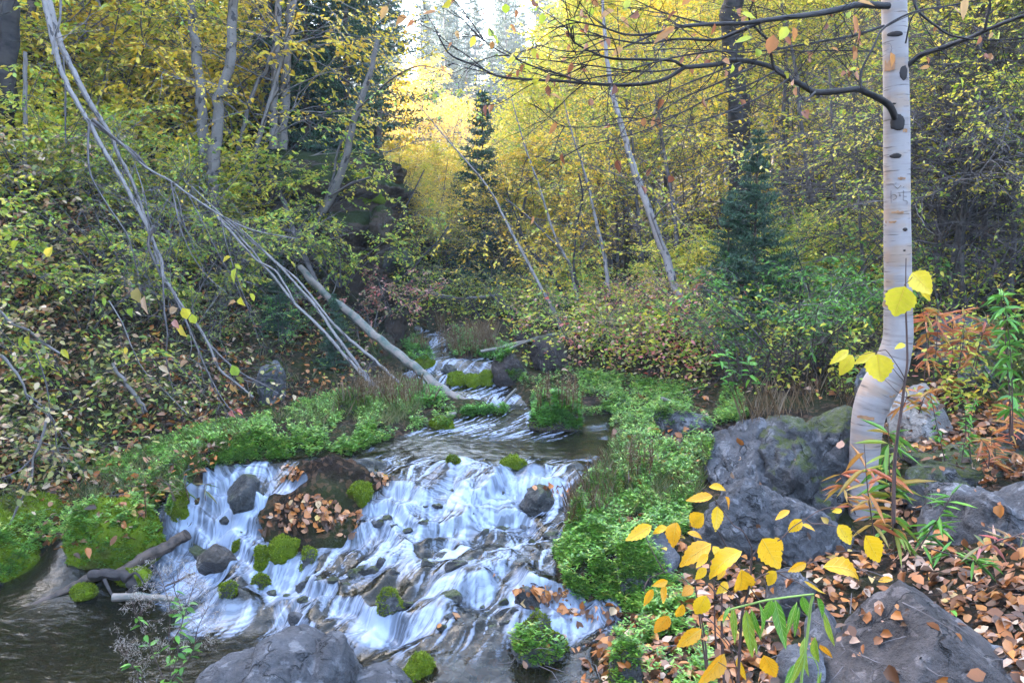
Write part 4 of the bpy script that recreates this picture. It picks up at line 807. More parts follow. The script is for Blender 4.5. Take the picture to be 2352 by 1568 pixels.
for lab, pts, w0, w1, Y, ex in [
  ('white dead branch slanting down at the left edge above the dark bank', [(-40,690),(0,715),(29,744),(65,758),(94,783),(137,812)], 7, 6, [5.0, 5.2], None),
  ('white curved dead branch at the left edge ending in a spray of twigs', [(-30,800),(0,816),(29,845),(54,884),(64,917),(101,945),(126,975),(130,1020),(150,1080)], 8, 3, [4.8, 5.0], [([(60,905),(95,930),(120,960),(150,1010),(185,1055)], [4.85, 4.9], 4, 2, 6), ([(83,810),(100,860),(112,920),(118,1000),(126,1060)], [4.9, 4.9], 3, 1.5, 6)]),
  ('forked bare white branch hanging to the dark pool on the left', [(106,968),(97,1004),(88,1030),(76,1051),(72,1105),(55,1135),(43,1159),(22,1206)], 6, 5, [4.6, 4.6], [([(76,1051),(50,1075),(22,1090),(0,1098)], [4.6, 4.5], 4.5, 2, 4), ([(22,1090),(28,1105),(10,1118)], [4.5, 4.5], 2, 1)]),
  ('short thick pale dead stub on the left slope above the mossy bank', [(259,834),(268,855),(284,870),(296,890),(310,906),(322,925),(335,948)], 7, 12, [5.75, 5.75], None),
  ('thin pale twig with drooping leaves running down the middle of the left slope', [(250,690),(280,740),(300,790),(330,850),(380,900),(430,950)], 3, 2, [5.7, 5.6], [([(480,790),(520,830),(560,860),(600,880),(640,905)], [6, 5.9], 5, 2.5, 6)]),
  ('bare thin branch lying on the slope below the fallen white branches', [(10,995),(60,1005),(110,1020),(160,1030)], 3, 2, [5.0, 5.1], None)]:
    pole('dead_branch', lab, 'branch', pts, Y, w0, w1, 'birch', None, 14, .28, 'pale', int(pts[0][0] + 300), extra=ex, tr=.0016, lsize=.045, nl=2)
# --- leaning birches across the valley
RB = dict(tr=.003, lsize=.034)
pole('leaning_birch', 'white birch leaning left, thickest of the birches in the middle distance', 'tree', [(1380,-60),(1386,30),(1390,90),(1396,151),(1404,202),(1412,240),(1425,281),(1443,342),(1458,396),(1479,454),(1497,504),(1522,575),(1544,636),(1573,719)], [8.4, 6.9], 6, 20, 'birch', None, 30, .9, 'lemon', 21, extra=[([(1500,505),(1520,480),(1545,462),(1555,470)], [7.2, 7.0], 5, 2, 2), ([(1440,410),(1400,395),(1350,385)], [7.5, 7.7], 3, 1.5, 3), ([(1494,490),(1512,540),(1525,575)], [7.2, 7.1], 5, 4)], nl=9, **RB)
pole('leaning_birch', 'thin white birch standing left of the thickest leaning birch', 'tree', [(1285,190),(1302,260),(1318,320),(1335,371),(1350,425),(1364,486),(1371,517),(1386,578),(1394,630),(1400,680)], [8.8, 8.0], 2, 10, 'birch', None, 22, .7, 'gold', 22, extra=[([(1371,560),(1345,530),(1330,510)], [8.3, 8.3], 3, 1.5, 2)], nl=8, **RB)
pole('leaning_birch', 'thin birch leaning left with its foot above the dark boulder', 'tree', [(1165,190),(1180,245),(1195,300),(1209,346),(1234,414),(1256,486),(1274,540),(1290,575),(1305,600),(1317,636),(1328,690)], [9.5, 8.6], 1.5, 9, 'birch', None, 20, .7, 'gold', 23, extra=[([(1162,457),(1216,500),(1255,540),(1290,575)], [8.9, 8.8], 3, 6, 3)], nl=8, **RB)
pole('leaning_birch', 'thin birch leaning left, its foot at the pale fallen pole', 'tree', [(935,215),(975,258),(1010,300),(1040,335),(1094,396),(1134,450),(1150,485),(1166,517),(1191,564),(1216,611),(1242,661),(1267,704),(1290,757)], [8.8, 7.9], 1, 10, 'birch', None, 24, .7, 'gold', 24, nl=8, **RB)
pole('leaning_tree', 'dark slender trunk leaning left behind the thin birches', 'tree', [(1210,440),(1200,490),(1190,517),(1216,571),(1256,614),(1280,650),(1300,690)], [9.3, 9.0], 6, 10, 'dark', None, 10, .6, None, 25, extra=[([(1195,520),(1175,470),(1160,430)], [9.2, 9.2], 4, 2, 3)], tr=.003)
pole('slender_tree', 'thin dark upright stem between the leaning birches', 'tree', [(1330,400),(1338,450),(1325,517),(1320,570),(1318,600),(1322,640),(1330,660)], [8.9, 8.6], 4, 6, 'dark', None, 10, .6, 'yg', 26, tr=.002)
pole('slender_tree', 'dark bent dead stem above the dark boulder in the valley', 'tree', [(1120,668),(1140,690),(1170,705),(1195,730),(1215,760),(1225,790)], [8.4, 8.0], 5, 5, 'dark', None, 8, .4, None, 27, tr=.002, extra=[([(1175,708),(1177,750),(1185,790)], [8.1, 8.0], 5, 4, 3)])
pole('leaning_tree', 'thin dark trunk leaning right from the cliff foot across the yellow trees', 'tree', [(1030,520),(1000,560),(970,590),(950,615),(925,635),(905,650)], [8.6, 8.4], 3, 6, 'dark', None, 9, .5, None, 28, tr=.002)
pole('leaning_tree', 'thin dark stem leaning right in front of the golden trees, above the cliff ledge', 'tree', [(975,390),(950,440),(925,490),(905,545),(892,580)], [9.6, 9.2], 3, 5, 'dark', None, 9, .6, None, 29, tr=.002)
pole('fallen_pole', 'pale fallen pole resting on the dark boulders, longer of the pair', 'log', [(1105,808),(1150,798),(1200,785),(1250,773),(1300,765),(1340,758)], [7.3, 7.6], 8, 9, 'dead', None, 0, seed=30)
pole('fallen_pole', 'pale fallen pole resting on the dark boulders, shorter and lower of the pair', 'log', [(1160,805),(1190,792),(1215,783),(1240,778)], [7.2, 7.4], 6, 6, 'dead', None, 0, seed=31)
pole('fallen_pole', 'whitish fallen pole lying level across the valley behind the creek', 'log', [(992,674),(1030,681),(1060,686),(1100,682),(1145,678)], [10.5, 10.5], 6, 5, 'birch', None, 3, .3, seed=32, extra=[([(1000,680),(1030,686),(1060,684)], [10.4, 10.4], 4, 3)])
pole('driftwood', 'short broken pale stick on the grass strip below the fallen log', 'log', [(978,952),(1000,942),(1022,935)], [5.95, 5.95], 6, 7, 'dead', None, 0, seed=33)
pole('driftwood', 'mossy grey log piece on the grass strip left of the hummock', 'log', [(1010,962),(1030,955),(1048,948)], [5.8, 5.8], 9, 9, 'dead', None, 0, seed=34)
pole('driftwood', 'small upright broken branch in the grass right of the fallen log', 'log', [(1150,935),(1165,915),(1185,893)], [6.2, 6.2], 9, 7, 'dead', None, 0, seed=35)
pole('driftwood', 'pale root-like log lying on the right bank behind the dark flat stone', 'log', [(1520,915),(1545,925),(1570,942),(1590,930),(1640,915),(1670,905)], [5.8, 6.0], 10, 5, 'dead', None, 0, seed=36)
pole('driftwood', 'curved dark branch lying on the right bank under the ferny green bush', 'log', [(1555,905),(1600,892),(1650,888),(1690,885)], [6.0, 6.1], 5, 3, 'brown', None, 3, .2, seed=37)
# --- the log dam at the lower left pool
def dam():
    pole('driftwood_log', 'brown half-sunken log with moss lying across the dark pool at the lower left', 'log', [(5,1418),(50,1400),(100,1378),(150,1356),(190,1335),(235,1318)], [3.95, 4.25], 9, 26, 'brown', None, 0, seed=41, sides=12)
    pole('driftwood_log', 'wet log bridging the foot of the left waterfall', 'log', [(262,1322),(300,1300),(350,1270),(400,1245),(430,1228)], [4.2, 4.5], 22, 30, 'brown', None, 0, seed=42, sides=12)
    pole('driftwood_log', 'broken black stump end where the two logs meet', 'stump', [(212,1322),(250,1318),(290,1325),(305,1345),(300,1375)], [4.15, 4.1], 26, 22, 'dark', None, 0, seed=43, sides=12, extra=[([(290,1330),(310,1315),(325,1330),(335,1350)], [4.1, 4.05], 8, 3), ([(240,1330),(250,1352),(262,1372)], [4.1, 4.05], 10, 6)])
    pole('driftwood', 'thin dark stick poking out over the foam below the brown stone', 'stick', [(380,1345),(405,1335),(430,1322),(447,1316)], [4.1, 4.1], 4, 6, 'brown', None, 0, seed=44)
    pole('driftwood_log', 'pale worn log lying flat below the black stump', 'log', [(262,1372),(310,1370),(360,1372),(410,1378)], [4.0, 3.95], 20, 14, 'dead', None, 0, seed=45, sides=12)
    for k, (bb, Y, l) in enumerate([((262, 345, 1305, 1335), 4.22, 'yellow-green moss cushion on the wet log at the lower left'), ((160, 222, 1340, 1370), 4.12, 'moss cushion on the half-sunken log in the dark pool')]):
        rock('moss_cushion', l, 'moss', bb, Y, 'moss', 140 + k, 2, .15, None, .4, sub=4, moss=1600)
dam()
pole('dry_stick', 'bare twig lying among the leaves right of the pointed boulder', 'stick', [(2330,1335),(2380,1365),(2420,1390)], [3.2, 3.2], 12, 10, 'brown', None, 2, seed=46)
pole('dry_stick', 'grey root at the right edge above the pointed boulder', 'stick', [(2290,1430),(2330,1436),(2400,1440)], [3.1, 3.1], 12, 16, 'greybark', None, 0, seed=47)
pole('dry_stick', 'small forked grey twig left of the pointed boulder', 'stick', [(2020,1440),(2040,1460),(2050,1485),(2085,1490)], [2.9, 2.85], 4, 6, 'greybark', None, 3, .1, seed=48, tr=.0015)
# ------------------------------------------------------------------ plants grown once and copied
def proto(kind, seed, h=1.6, leaf=.055, wid=.6, n=6, nl=7, spread=.6, simple=False, flat=.35, kids=4, bare=False, twig=.004):
    rng = np.random.default_rng(seed); T = Tubes(); B = Tubes(); out = []
    if kind == 'shrub':
        for k in range(n):
            a = rng.uniform(0, 2 * math.pi); tl = rng.uniform(.15, spread); p = [np.array([.05 * math.cos(a), .05 * math.sin(a), -.1])]; d = np.array([math.cos(a) * tl, math.sin(a) * tl, 1.0]); m = 7; L = h * rng.uniform(.7, 1.1)
            for q in range(m):
                d = d + rng.normal(size=3) * .10 + np.array([math.cos(a), math.sin(a), -.35]) * .07; d /= np.linalg.norm(d); p.append(p[-1] + d * L / m)
            p = np.array(p); T.add(catmull(p, 2), np.linspace(.009, .003, (len(p) - 1) * 2 + 1), 5)
            for q in range(int(9 * h / 1.6)):
                t = rng.uniform(.25, 1) * (m - .01); i = int(t); o = p[i] + (p[i + 1] - p[i]) * (t - i); b = rng.uniform(0, 2 * math.pi)
                grow(B, rng, o, [math.cos(b), math.sin(b), rng.uniform(-.05, .5)], h * rng.uniform(.18, .38), twig, 1, out, dict(kids=kids, nl=nl, grav=-.05, leaflv=1))
    elif kind == 'tree':
        p = [np.array([0, 0, -.15])]; d = np.array([0, 0, 1.0]); m = 10
        for q in range(m):
            d = d + rng.normal(size=3) * .06 * np.array([1, 1, 0]); d /= np.linalg.norm(d); p.append(p[-1] + d * (h + .15) / m)
        p = np.array(p); r0 = h * .0085; T.add(catmull(p, 3), np.linspace(r0, r0 * .15, m * 3 + 1), 7, .06, seed)
        for q in range(n):
            t = (rng.uniform(.12, 1) ** .9) * (m - .01); i = int(t); o = p[i] + (p[i + 1] - p[i]) * (t - i); b = rng.uniform(0, 2 * math.pi); f = t / m
            L = h * spread * (.30 * (1 - f) + .10) * rng.uniform(.7, 1.3)
            grow(B, rng, o, [math.cos(b), math.sin(b), rng.uniform(.3, 1.0)], L, r0 * .3 * (1.15 - f), 2, out, dict(kids=kids, nl=nl, grav=-.03, leaflv=1))
    a = np.array(out); tm = T.mesh('stems'); bm_ = B.mesh('branches')
    lm = None if bare else leaves_from(out, rng, leaf, wid, flat, simple)
    return tm, bm_, lm
def fir(seed, h=1.7, wide=.36, needles=True, dens=1.0, nlen=.022):
    rng = np.random.default_rng(seed); T = Tubes(); T.add(np.array([[0, 0, -.1], [0, 0, h * .5], [0, 0, h]]), [h * .011, h * .007, h * .002], 7); B = Tubes(); NP = []; ND = []
    z = h * .04
    while z < h * .985:
        f = 1 - z / h; L = h * wide * (f ** .85) * .95 + .02; nb = rng.integers(5, 8)
        for k in range(nb):
            a = rng.uniform(0, 2 * math.pi); l = L * rng.uniform(.6, 1.15); m = 6; p = [np.array([0, 0, z])]; d = np.array([math.cos(a), math.sin(a), .25 - .35 * f])
            for q in range(m):
                d = d + np.array([0, 0, .05]) + rng.normal(size=3) * .05; d /= np.linalg.norm(d); p.append(p[-1] + d * l / m)
            p = np.array(p); B.add(p, np.linspace(.0035, .0012, m + 1) * (h / 1.7) ** .6, 3)
            segs = [(p[i], p[i + 1]) for i in range(m)]; sd = np.cross(d, [0, 0, 1]); sd /= np.linalg.norm(sd)
            for q in range(int(10 * dens)):
                t = rng.uniform(.12, 1) * (m - .01); i = int(t); o = p[i] + (p[i + 1] - p[i]) * (t - i); s = rng.choice([-1, 1]); e = o + (d * .6 + sd * s * .8 + np.array([0, 0, rng.normal() * .12 - .08])) * l * rng.uniform(.2, .42) * (1.1 - t / m * .7); segs.append((o, e))
            for (u, v) in segs:
                ln = np.linalg.norm(v - u); c = max(3, int(ln / nlen * 3.2 * dens)); tt = rng.random(c)[:, None]; dd = (v - u) / (ln + 1e-9)
                NP.append(u + (v - u) * tt); ND.append(dd * .9 + randdir(rng, c) * .9 + np.array([0, 0, .15]))
        z += h * .034 * rng.uniform(.7, 1.3) * (1 if h < 4 else .8)
    NP = np.vstack(NP); ND = np.vstack(ND); n = len(NP)
    return T.mesh('stems'), B.mesh('branches'), leaf_mesh(NP, ND, randdir(rng, n), nlen * rng.uniform(.7, 1.3, n) * 1.15, nlen * .30, simple=True, rng=rng)
PR = {}
def getp(k):
    if k not in PR: PR[k] = dict(
        shrub1=lambda: proto('shrub', 1, 1.6, .055, .55, 6, 10), shrub2=lambda: proto('shrub', 2, 1.6, .055, .55, 7, 10, .8), shrub3=lambda: proto('shrub', 3, 1.6, .054, .55, 6, 11, .5),
        pale1=lambda: proto('shrub', 4, 1.3, .060, .6, 6, 5, .9, kids=3), pale2=lambda: proto('shrub', 5, 1.3, .060, .6, 6, 5, .9, kids=3),
        fine1=lambda: proto('shrub', 6, 1.2, .032, .5, 8, 8, .7), fine2=lambda: proto('shrub', 7, 1.2, .032, .5, 8, 8, .6), fern1=lambda: proto('shrub', 8, 1.0, .038, .36, 9, 9, .8, flat=.6),
        wil1=lambda: proto('tree', 11, 4.2, .044, .45, 46, 11, 1.0, kids=4, flat=.7), wil2=lambda: proto('tree', 12, 4.2, .044, .45, 46, 11, .9, kids=4, flat=.7), wil3=lambda: proto('tree', 13, 4.2, .044, .5, 40, 11, 1.1, kids=4, flat=.7),
        asp1=lambda: proto('tree', 14, 6.5, .058, .8, 75, 9, 1.0, True, .8, 4), asp2=lambda: proto('tree', 15, 6.5, .058, .8, 75, 9, .9, True, .8, 4), asp3=lambda: proto('tree', 16, 6.5, .060, .8, 60, 9, 1.15, True, .8, 4),
        bare1=lambda: proto('tree', 17, 4.0, .03, .5, 80, 5, .8, kids=6, bare=True), bare2=lambda: proto('shrub', 18, 1.4, .03, .5, 9, 2, .8, kids=5, bare=True, twig=.003),
        fir1=lambda: fir(20, 1.75, .30, dens=1.5, nlen=.028), fir2=lambda: fir(21, 1.9, .26, dens=1.4, nlen=.028), firb=lambda: fir(22, 7, .21, dens=1.0, nlen=.075), firc=lambda: fir(23, 7, .20, dens=1.0, nlen=.075))[k]()
    return PR[k]
SEEN = {}
def plant(k, name, label, cat, loc, s=1.0, rz=0.0, leaf='lemon', bark='twig', group=None, tilt=(0, 0), sz=1.0):
    tm, bm_, lm = getp(k); t = thing(name, loc, label, cat, group); t.scale = (s, s, s * sz); t.rotation_euler = (tilt[0], tilt[1], rz)
    if k not in SEEN:
        for m in (tm, bm_): m.materials.append(MAT['twig'])
        if lm: lm.materials.append(MAT['lemon'])
        SEEN[k] = 1
    for nm, me, mt in (('stems' if not k[:3] in ('wil', 'asp', 'fir') else 'trunk', tm, bark), ('branches', bm_, bark), ('foliage' if k[:3] != 'fir' else 'needles', lm, leaf)):
        if me is None: continue
        o = bpy.data.objects.new(nm, me); COL.objects.link(o); o.parent = t; o.material_slots[0].link = 'OBJECT'; o.material_slots[0].material = MAT[mt]
    return t
def at(px, Y, dz=0.0):
    x = (px - 1176) / F * Y / 0.99; return (x, Y, float(ht(x, Y)) + dz)
R_ = random.Random(7)
def many(lst, kinds, name, label, cat, group, leaf, bark='twig', s=(.8, 1.2), tilt=.12, sz=1.0, cap=None):
    for (px, Y, *r) in lst:
        sc = r[0] if r else 1.0; lf = leaf if isinstance(leaf, str) else R_.choice(leaf)
        sq = sc * R_.uniform(*s); szz = sz
        if cap:
            b = (784 - np.interp(px, [700, 860, 900, 1100, 1180, 1240, 1300, 1400, 1500], cap)) / F; zt = Y * (b * CP_ - SP_) / (CP_ + b * SP_) - at(px, Y)[2]; need = max(zt, .5) / 6.5 * R_.uniform(.75, 1.05)
            szz = min(1.0, need / sq) ; sq2 = min(sq, max(need * 1.35, .3)); szz = min(1.0, need / sq2); sq = sq2
        plant(R_.choice(kinds), name, label, cat, at(px, Y), sq, R_.uniform(0, 6.28), lf, bark, group, (R_.uniform(-tilt, tilt), R_.uniform(-tilt, tilt)), szz)
# left slope, tier by tier
up = [(x + R_.uniform(-25, 25), y + R_.uniform(-.3, .3)) for x, y in [(-60,7.6),(60,8.6),(150,8.8),(240,8.6),(330,9.0),(420,9.2),(520,9.6),(600,9.8),(20,9.6),(110,10.2),(200,10.3),(300,10.4),(400,10.6),(500,11),(590,11.4),(100,11.6),(220,12),(340,12.4),(450,13),(570,13.4)]]
many(up, ['shrub1', 'shrub2', 'shrub3'], 'hazel_shrub', 'yellow-leaved shrub in the thicket high on the left slope', 'shrub', 'yellow shrubs high on the left slope', ['gold', 'lemon', 'lemon', 'yg'], s=(.9, 1.35))
mid = [(x + R_.uniform(-25, 25), y + R_.uniform(-.25, .25)) for x, y in [(160,7.4),(260,7.6),(340,7.9),(430,8.1),(520,8.3),(580,8.5),(400,7.2),(500,7.6)]]
many(mid, ['shrub1', 'shrub2', 'shrub3'], 'hazel_shrub', 'yellow-green shrub halfway up the left slope behind the leaning birches', 'shrub', 'yellow-green shrubs halfway up the left slope', ['lemon', 'yg', 'yg', 'olive'], s=(.55, .85))
low = [(x + R_.uniform(-20, 20), y + R_.uniform(-.2, .2)) for x, y in [(-80,6.0),(20,6.2),(100,6.4),(180,6.6),(-20,7.0),(80,7.2),(-120,5.4),(150,6.0)]]
many(low, ['pale1', 'pale2'], 'alder_shrub', 'shrub with faded pale yellow leaves at the left edge below the leaning birches', 'shrub', 'pale-leaved shrubs at the left edge', ['pale', 'pale', 'yg'], s=(.55, .85))
many([(310,6.8,.5),(470,7.0,.6),(640,7.5,.6)], ['fine1', 'fine2'], 'low_shrub', 'low green undershrub at the foot of the left slope under the leaning stems', 'shrub', 'low green undershrubs on the left slope', ['olive', 'green', 'yg'], s=(.7, 1.1))
plant('shrub2', 'alder_shrub', 'yellow-green bush growing in front of the cliff face', 'shrub', at(790, 8.3, .35), .62, 1, 'yg')
plant('shrub3', 'alder_shrub', 'small lemon-leaved bush left of the cliff top', 'shrub', at(700, 8.8, .0), .7, 2, 'lemon')
plant('pale1', 'dogwood_shrub', 'bush with pink and red leaves hanging from the cliff foot over the creek', 'shrub', at(900, 8.2, .25), .5, .6, 'pink')
plant('pale2', 'dogwood_shrub', 'pinkish-leaved bush at the cliff foot, left of the redder one', 'shrub', at(860, 8.1, .2), .45, 2.6, 'pink')
for px, Y, s, l in [(600,12.6,1.1,'dark spruce at the top left between the thick brown trunk and the white pair'), (720,9.9,.72,'dark spruce on the slope left of the cliff'), (660,10.6,.8,'dark spruce right of the thick brown trunk high on the left slope'), (810,9.9,.62,'small dense dark spruce on the front of the cliff top'), (760,10.8,.9,'dark spruce behind the small one on the cliff top'), (790,11.6,.95,'dark spruce standing on the cliff, left one'), (850,11.2,.8,'dark spruce standing on the cliff edge, right one'), (20,9.2,.8,'dark spruce at the top left corner'), (250,14.5,1.2,'dark spruce behind the yellow shrubs high on the left slope')]:
    plant('firb', 'spruce_tree', l, 'spruce', at(px, Y, -.1 if px < 780 else .5), s * .85, px, 'needle', 'brown')
# overhanging golden sprays at the top left of the middle
for px, Y, s, l, lf in [(560,8.6,.9,'golden-leaved tree behind the crooked grey trunk','gold'), (720,10.6,1.1,'golden-leaved tree high over the dark spruces at the top of the slope','gold'), (330,8.8,.95,'yellow-green tree above the leaning birches','yg')]:
    plant('wil3', 'birch_tree', l, 'tree', at(px, Y), s, px, lf, 'greybark', None, (0, .05))
# valley floor: golden trees one behind the other
CAP = [-300, 200, 330, 350, 300, 190, 70, -200, -400]
gold = [(905,10.5,.35),(950,11.2,.4),(1010,12,.4),(1080,12.5,.4),(1150,11.8,.4),(1220,13.5,.5),(960,18,.6),(1020,19.5,.6),(1090,20,.6),(1140,17.5,.6),(1200,17,.6),(900,14,.5),(1040,14.6,.5),(940,24,.8),(1010,26,.8),(1080,27,.8),(1140,25,.8),(985,30,.9),(1060,31,.9),(930,29,.9),(1280,16,.7),(1380,16,.7),(930,12.5,.62),(990,14.5,.7),(1060,16.5,.72),(920,16,.8),(1120,14,.62),(1190,12.5,.6),(1260,14.5,.72),(1330,12,.62),(1400,14,.78),(880,20,1.0),(970,22,1.0),(1060,24,1.0),(1150,21,.9),(1240,20,.92),(1330,19,.95),(1430,18,1.0),(1500,15,.9),(1020,19,.8),(1110,28,1.0),(1200,29,1.05),(1300,27,1.1),(1400,25,1.15)]
many([g for g in gold if g[0] > 1150], ['asp1', 'asp2', 'asp3'], 'aspen_tree', 'pale yellow-green aspen in the wood right of the gap in the trees', 'tree', 'pale aspens right of the gap', ['lemon', 'lemon', 'yg'], 'greybark', s=(.9, 1.1), tilt=.06, cap=CAP)
many([g for g in gold if g[0] <= 1150], ['asp1', 'asp2', 'asp3'], 'aspen_tree', 'golden-leaved aspen in the wood filling the valley behind the creek', 'tree', 'golden aspens filling the valley', ['gold', 'gold', 'lemon'], 'greybark', s=(.9, 1.1), tilt=.06, cap=CAP)
rt = [(1480,10.2,.85),(1550,9.4,.8),(1700,11.0,.95),(1790,10.2,.9),(1870,9.6,.9),(1420,11.4,.75),(1520,12.4,1.0),(1600,13,1.1),(1800,12.6,1.1),(1900,12,1.1),(2000,11,1.0),(2200,9.6,.95),(2300,9.0,.9),(2130,11.5,1.1),(2380,10.4,1.0),(2440,8.6,.9),(1850,15,1.3),(2150,14.5,1.3),(2300,14.5,1.3),(1650,16,1.4),(1750,18,1.5),(1330,10.4,.42),(1250,10.8,.36)]
many(rt, ['wil1', 'wil2', 'wil3'], 'willow_tree', 'thin-stemmed willow with small yellow-green leaves in the right-hand thicket', 'tree', 'willows in the right-hand thicket', ['lemon', 'lemon', 'yg', 'gold', 'olive'], 'twig', s=(.9, 1.15), tilt=.1)
many([(1450,9.0,.9),(1540,8.3,.8),(1640,8.6,.9),(1720,8.0,.9),(1850,8.2,1.0),(1930,7.6,.9),(1380,9.8,.9),(2010,8.0,.9),(1290,10.2,.9),(1200,11,.9),(1600,9.4,1),(1780,9.0,1)], ['shrub1', 'shrub3', 'shrub2'], 'willow_shrub', 'yellow-green bush at the foot of the right-hand thicket', 'shrub', 'bushes at the foot of the right-hand thicket', ['yg', 'lemon', 'olive'], s=(.5, .72))
many([(1410,7.4,.55),(1470,7.2,.6),(1530,7.3,.6),(1590,6.9,.55),(1500,6.8,.5),(1440,7.8,.6),(1380,7.6,.5),(1560,7.6,.6)], ['fine1', 'fine2'], 'dogwood_shrub', 'low dogwood with pink and red leaves right of the dark boulders', 'shrub', 'pink-leaved dogwoods right of the creek', ['pink', 'pink', 'olive', 'yg'], s=(.7, 1.0))
many([(1330,7.3,.5),(1270,8.4,.6),(1180,9.8,.7),(1120,10.5,.8),(1060,11,.8),(980,10.6,.7),(1020,12,.9),(930,11,.7),(1230,11,.9),(1610,6.6,.5),(1660,6.6,.5)], ['fine1', 'fine2'], 'low_shrub', 'low olive bush on the valley floor beside the upper creek', 'shrub', 'olive bushes beside the upper creek', ['olive', 'yg', 'olive'], s=(.7, 1.1))
many([(1750,6.4,.8),(1820,6.2,.85),(1890,6.3,.9),(1790,6.9,.9),(1870,6.8,1.0),(1950,6.5,.85),(1710,6.0,.55)], ['fern1'], 'elder_shrub', 'bright green ferny bush between the dark fir and the white birch', 'shrub', 'ferny green bushes left of the white birch', 'green', s=(.95, 1.2))
many([(1760,5.9,.5),(1830,5.8,.55),(1900,5.8,.55),(1950,5.9,.5),(1700,5.9,.45)], ['bare2'], 'dead_shrub', 'tangle of bare brown stems under the ferny green bushes', 'shrub', 'bare brown stems under the ferny bushes', 'yg', 'brown', s=(.8, 1.1))
plant('fir1', 'fir_tree', 'young dark blue-green fir with a thin leader, right of the thick leaning birch', 'fir', at(1725, 6.75, -.1), .95, .4, 'needle', 'brown')
plant('fir2', 'fir_tree', 'young dark fir crowding the left side of the larger one', 'fir', at(1665, 6.8, -.05), .6, 1.9, 'needle', 'brown')
plant('fir2', 'fir_tree', 'dark blue-green fir in the middle of the valley before the golden trees', 'fir', at(1110, 12.0, -.1), 1.5, 2.9, 'needle', 'brown')
plant('fir1', 'fir_tree', 'small dark fir behind the leaning thin birch in the valley', 'fir', at(1052, 13.5, 0), .9, 1.1, 'needle', 'brown')
plant('fir1', 'fir_tree', 'small fir sprawling under the fallen log on the left bank', 'fir', at(770, 7.3, -.1), .42, 3.1, 'needle', 'brown')
plant('fir2', 'fir_tree', 'small fir on the left slope under the slender crossing stem', 'fir', at(640, 7.6, -.05), .45, .3, 'needle', 'brown')
pole('pine_tree', 'thick dark pine trunk behind the birch limbs right of the middle', 'tree', [(1678,-120),(1680,0),(1686,120),(1692,240),(1696,420),(1700,640)], 9.6, 44, 52, 'dark', None, 30, .9, None, 61, sides=14, tr=.003, kids=5)
pole('dead_tree', 'dark dead trunk hung with a mass of fine bare twigs, right of the white birch', 'tree', [(2176,-120),(2172,60),(2168,260),(2172,460),(2178,640),(2180,720)], 7.6, 30, 40, 'dark', None, 150, 1.0, None, 62, sides=12, tr=.0025, kids=7, tr0=.05, tdir=(0, -.2, -.8), droop=-.16)
pole('dead_tree', 'thin dark dead stem with hanging twigs at the right of the thick dead trunk', 'tree', [(2250,-80),(2245,100),(2235,300),(2232,500),(2240,700)], 7.2, 7, 12, 'dark', None, 90, .8, None, 63, tr=.002, kids=7, tr0=.05, tdir=(0, -.2, -.8), droop=-.16)
pole('birch_tree', 'pale leaning birch trunk far right behind the dead twigs', 'tree', [(2352,60),(2333,198),(2318,250),(2297,306),(2288,350),(2279,396),(2261,504),(2250,600)], 8.6, 14, 19, 'birch', None, 18, .7, 'lemon', 64, lsize=.04)
pole('birch_tree', 'faint white trunk in the thicket behind the limbs, right of the thick leaning birch', 'tree', [(1526,60),(1520,150),(1510,220),(1502,320),(1500,430),(1498,560)], 12.5, 11, 13, 'birch', None, 12, .8, 'lemon', 65, lsize=.04)
for k, (pts, Y, w0, w1, mt, l) in enumerate([([(1382,420),(1380,500),(1378,600)], 12, 12, 14, 'brown', 'brown trunk in the golden wood behind the second thin birch'), ([(1436,460),(1440,560),(1442,660)], 12, 14, 16, 'brown', 'brown trunk in the wood left of the thick leaning birch'), ([(1960,200),(1966,330),(1975,500),(1985,640),(1992,760)], 6.9, 6, 9, 'twig', 'slender grey sapling just left of the white birch trunk'), ([(1905,160),(1912,300),(1920,460),(1950,640)], 8.2, 5, 7, 'twig', 'slender pale sapling in the thicket left of the white birch'), ([(870,230),(868,330),(880,390)], 10.5, 14, 22, 'brown', 'brown spruce trunk behind the leaning grey trunk on the cliff'), ([(2230,200),(2210,330),(2200,420)], 9.5, 7, 10, 'birch', 'short pale trunk glimpsed behind the hanging dead twigs')]):
    pole('slender_tree', l, 'tree', pts, Y, w0, w1, mt, None, 14, .6, 'yg' if k in (2, 3) else None, 70 + k, tr=.002, lsize=.035)
# dead fine twigs in the dark hollow on the right and over the left slope
many([(2120,7.0,.9),(2200,6.7,.9),(2280,6.9,.9),(2160,6.4,.7)], ['bare2'], 'dead_shrub', 'dense heap of fine bare grey twigs right of the white birch', 'shrub', 'heaps of bare twigs right of the white birch', 'yg', 'twig', s=(.9, 1.1))
many([(420,7.6,.8),(560,7.8,.8),(300,7.0,.8),(640,8.2,.7)], ['bare2'], 'dead_shrub', 'leafless grey-twigged shrub among the leaning stems on the left slope', 'shrub', 'leafless shrubs on the left slope', 'yg', 'twig', s=(.9, 1.2))
for k, (px, Y, sc, l) in enumerate([(2130,6.9,.9,'bare many-twigged small tree left of the thick dead trunk on the right'), (2185,6.6,1.0,'bare many-twigged small tree hanging in front of the thick dead trunk'), (2250,7.0,.8,'bare many-twigged small tree right of the thick dead trunk')]):
    plant('bare1', 'dead_tree', l, 'tree', at(px, Y), sc, k * 1.7, 'yg', 'twig', None, (0, 0))
many([(2110,7.0,.8),(2210,6.6,.8),(2310,6.6,.75),(2400,6.4,.8),(2280,7.3,.9),(2160,7.4,.9)], ['wil1', 'wil2', 'wil3'], 'willow_tree', 'thin willow with sparse yellow-green leaves among the dead twigs at the right', 'tree', 'willows among the dead twigs', ['yg', 'lemon'], 'twig', s=(.75, .95))
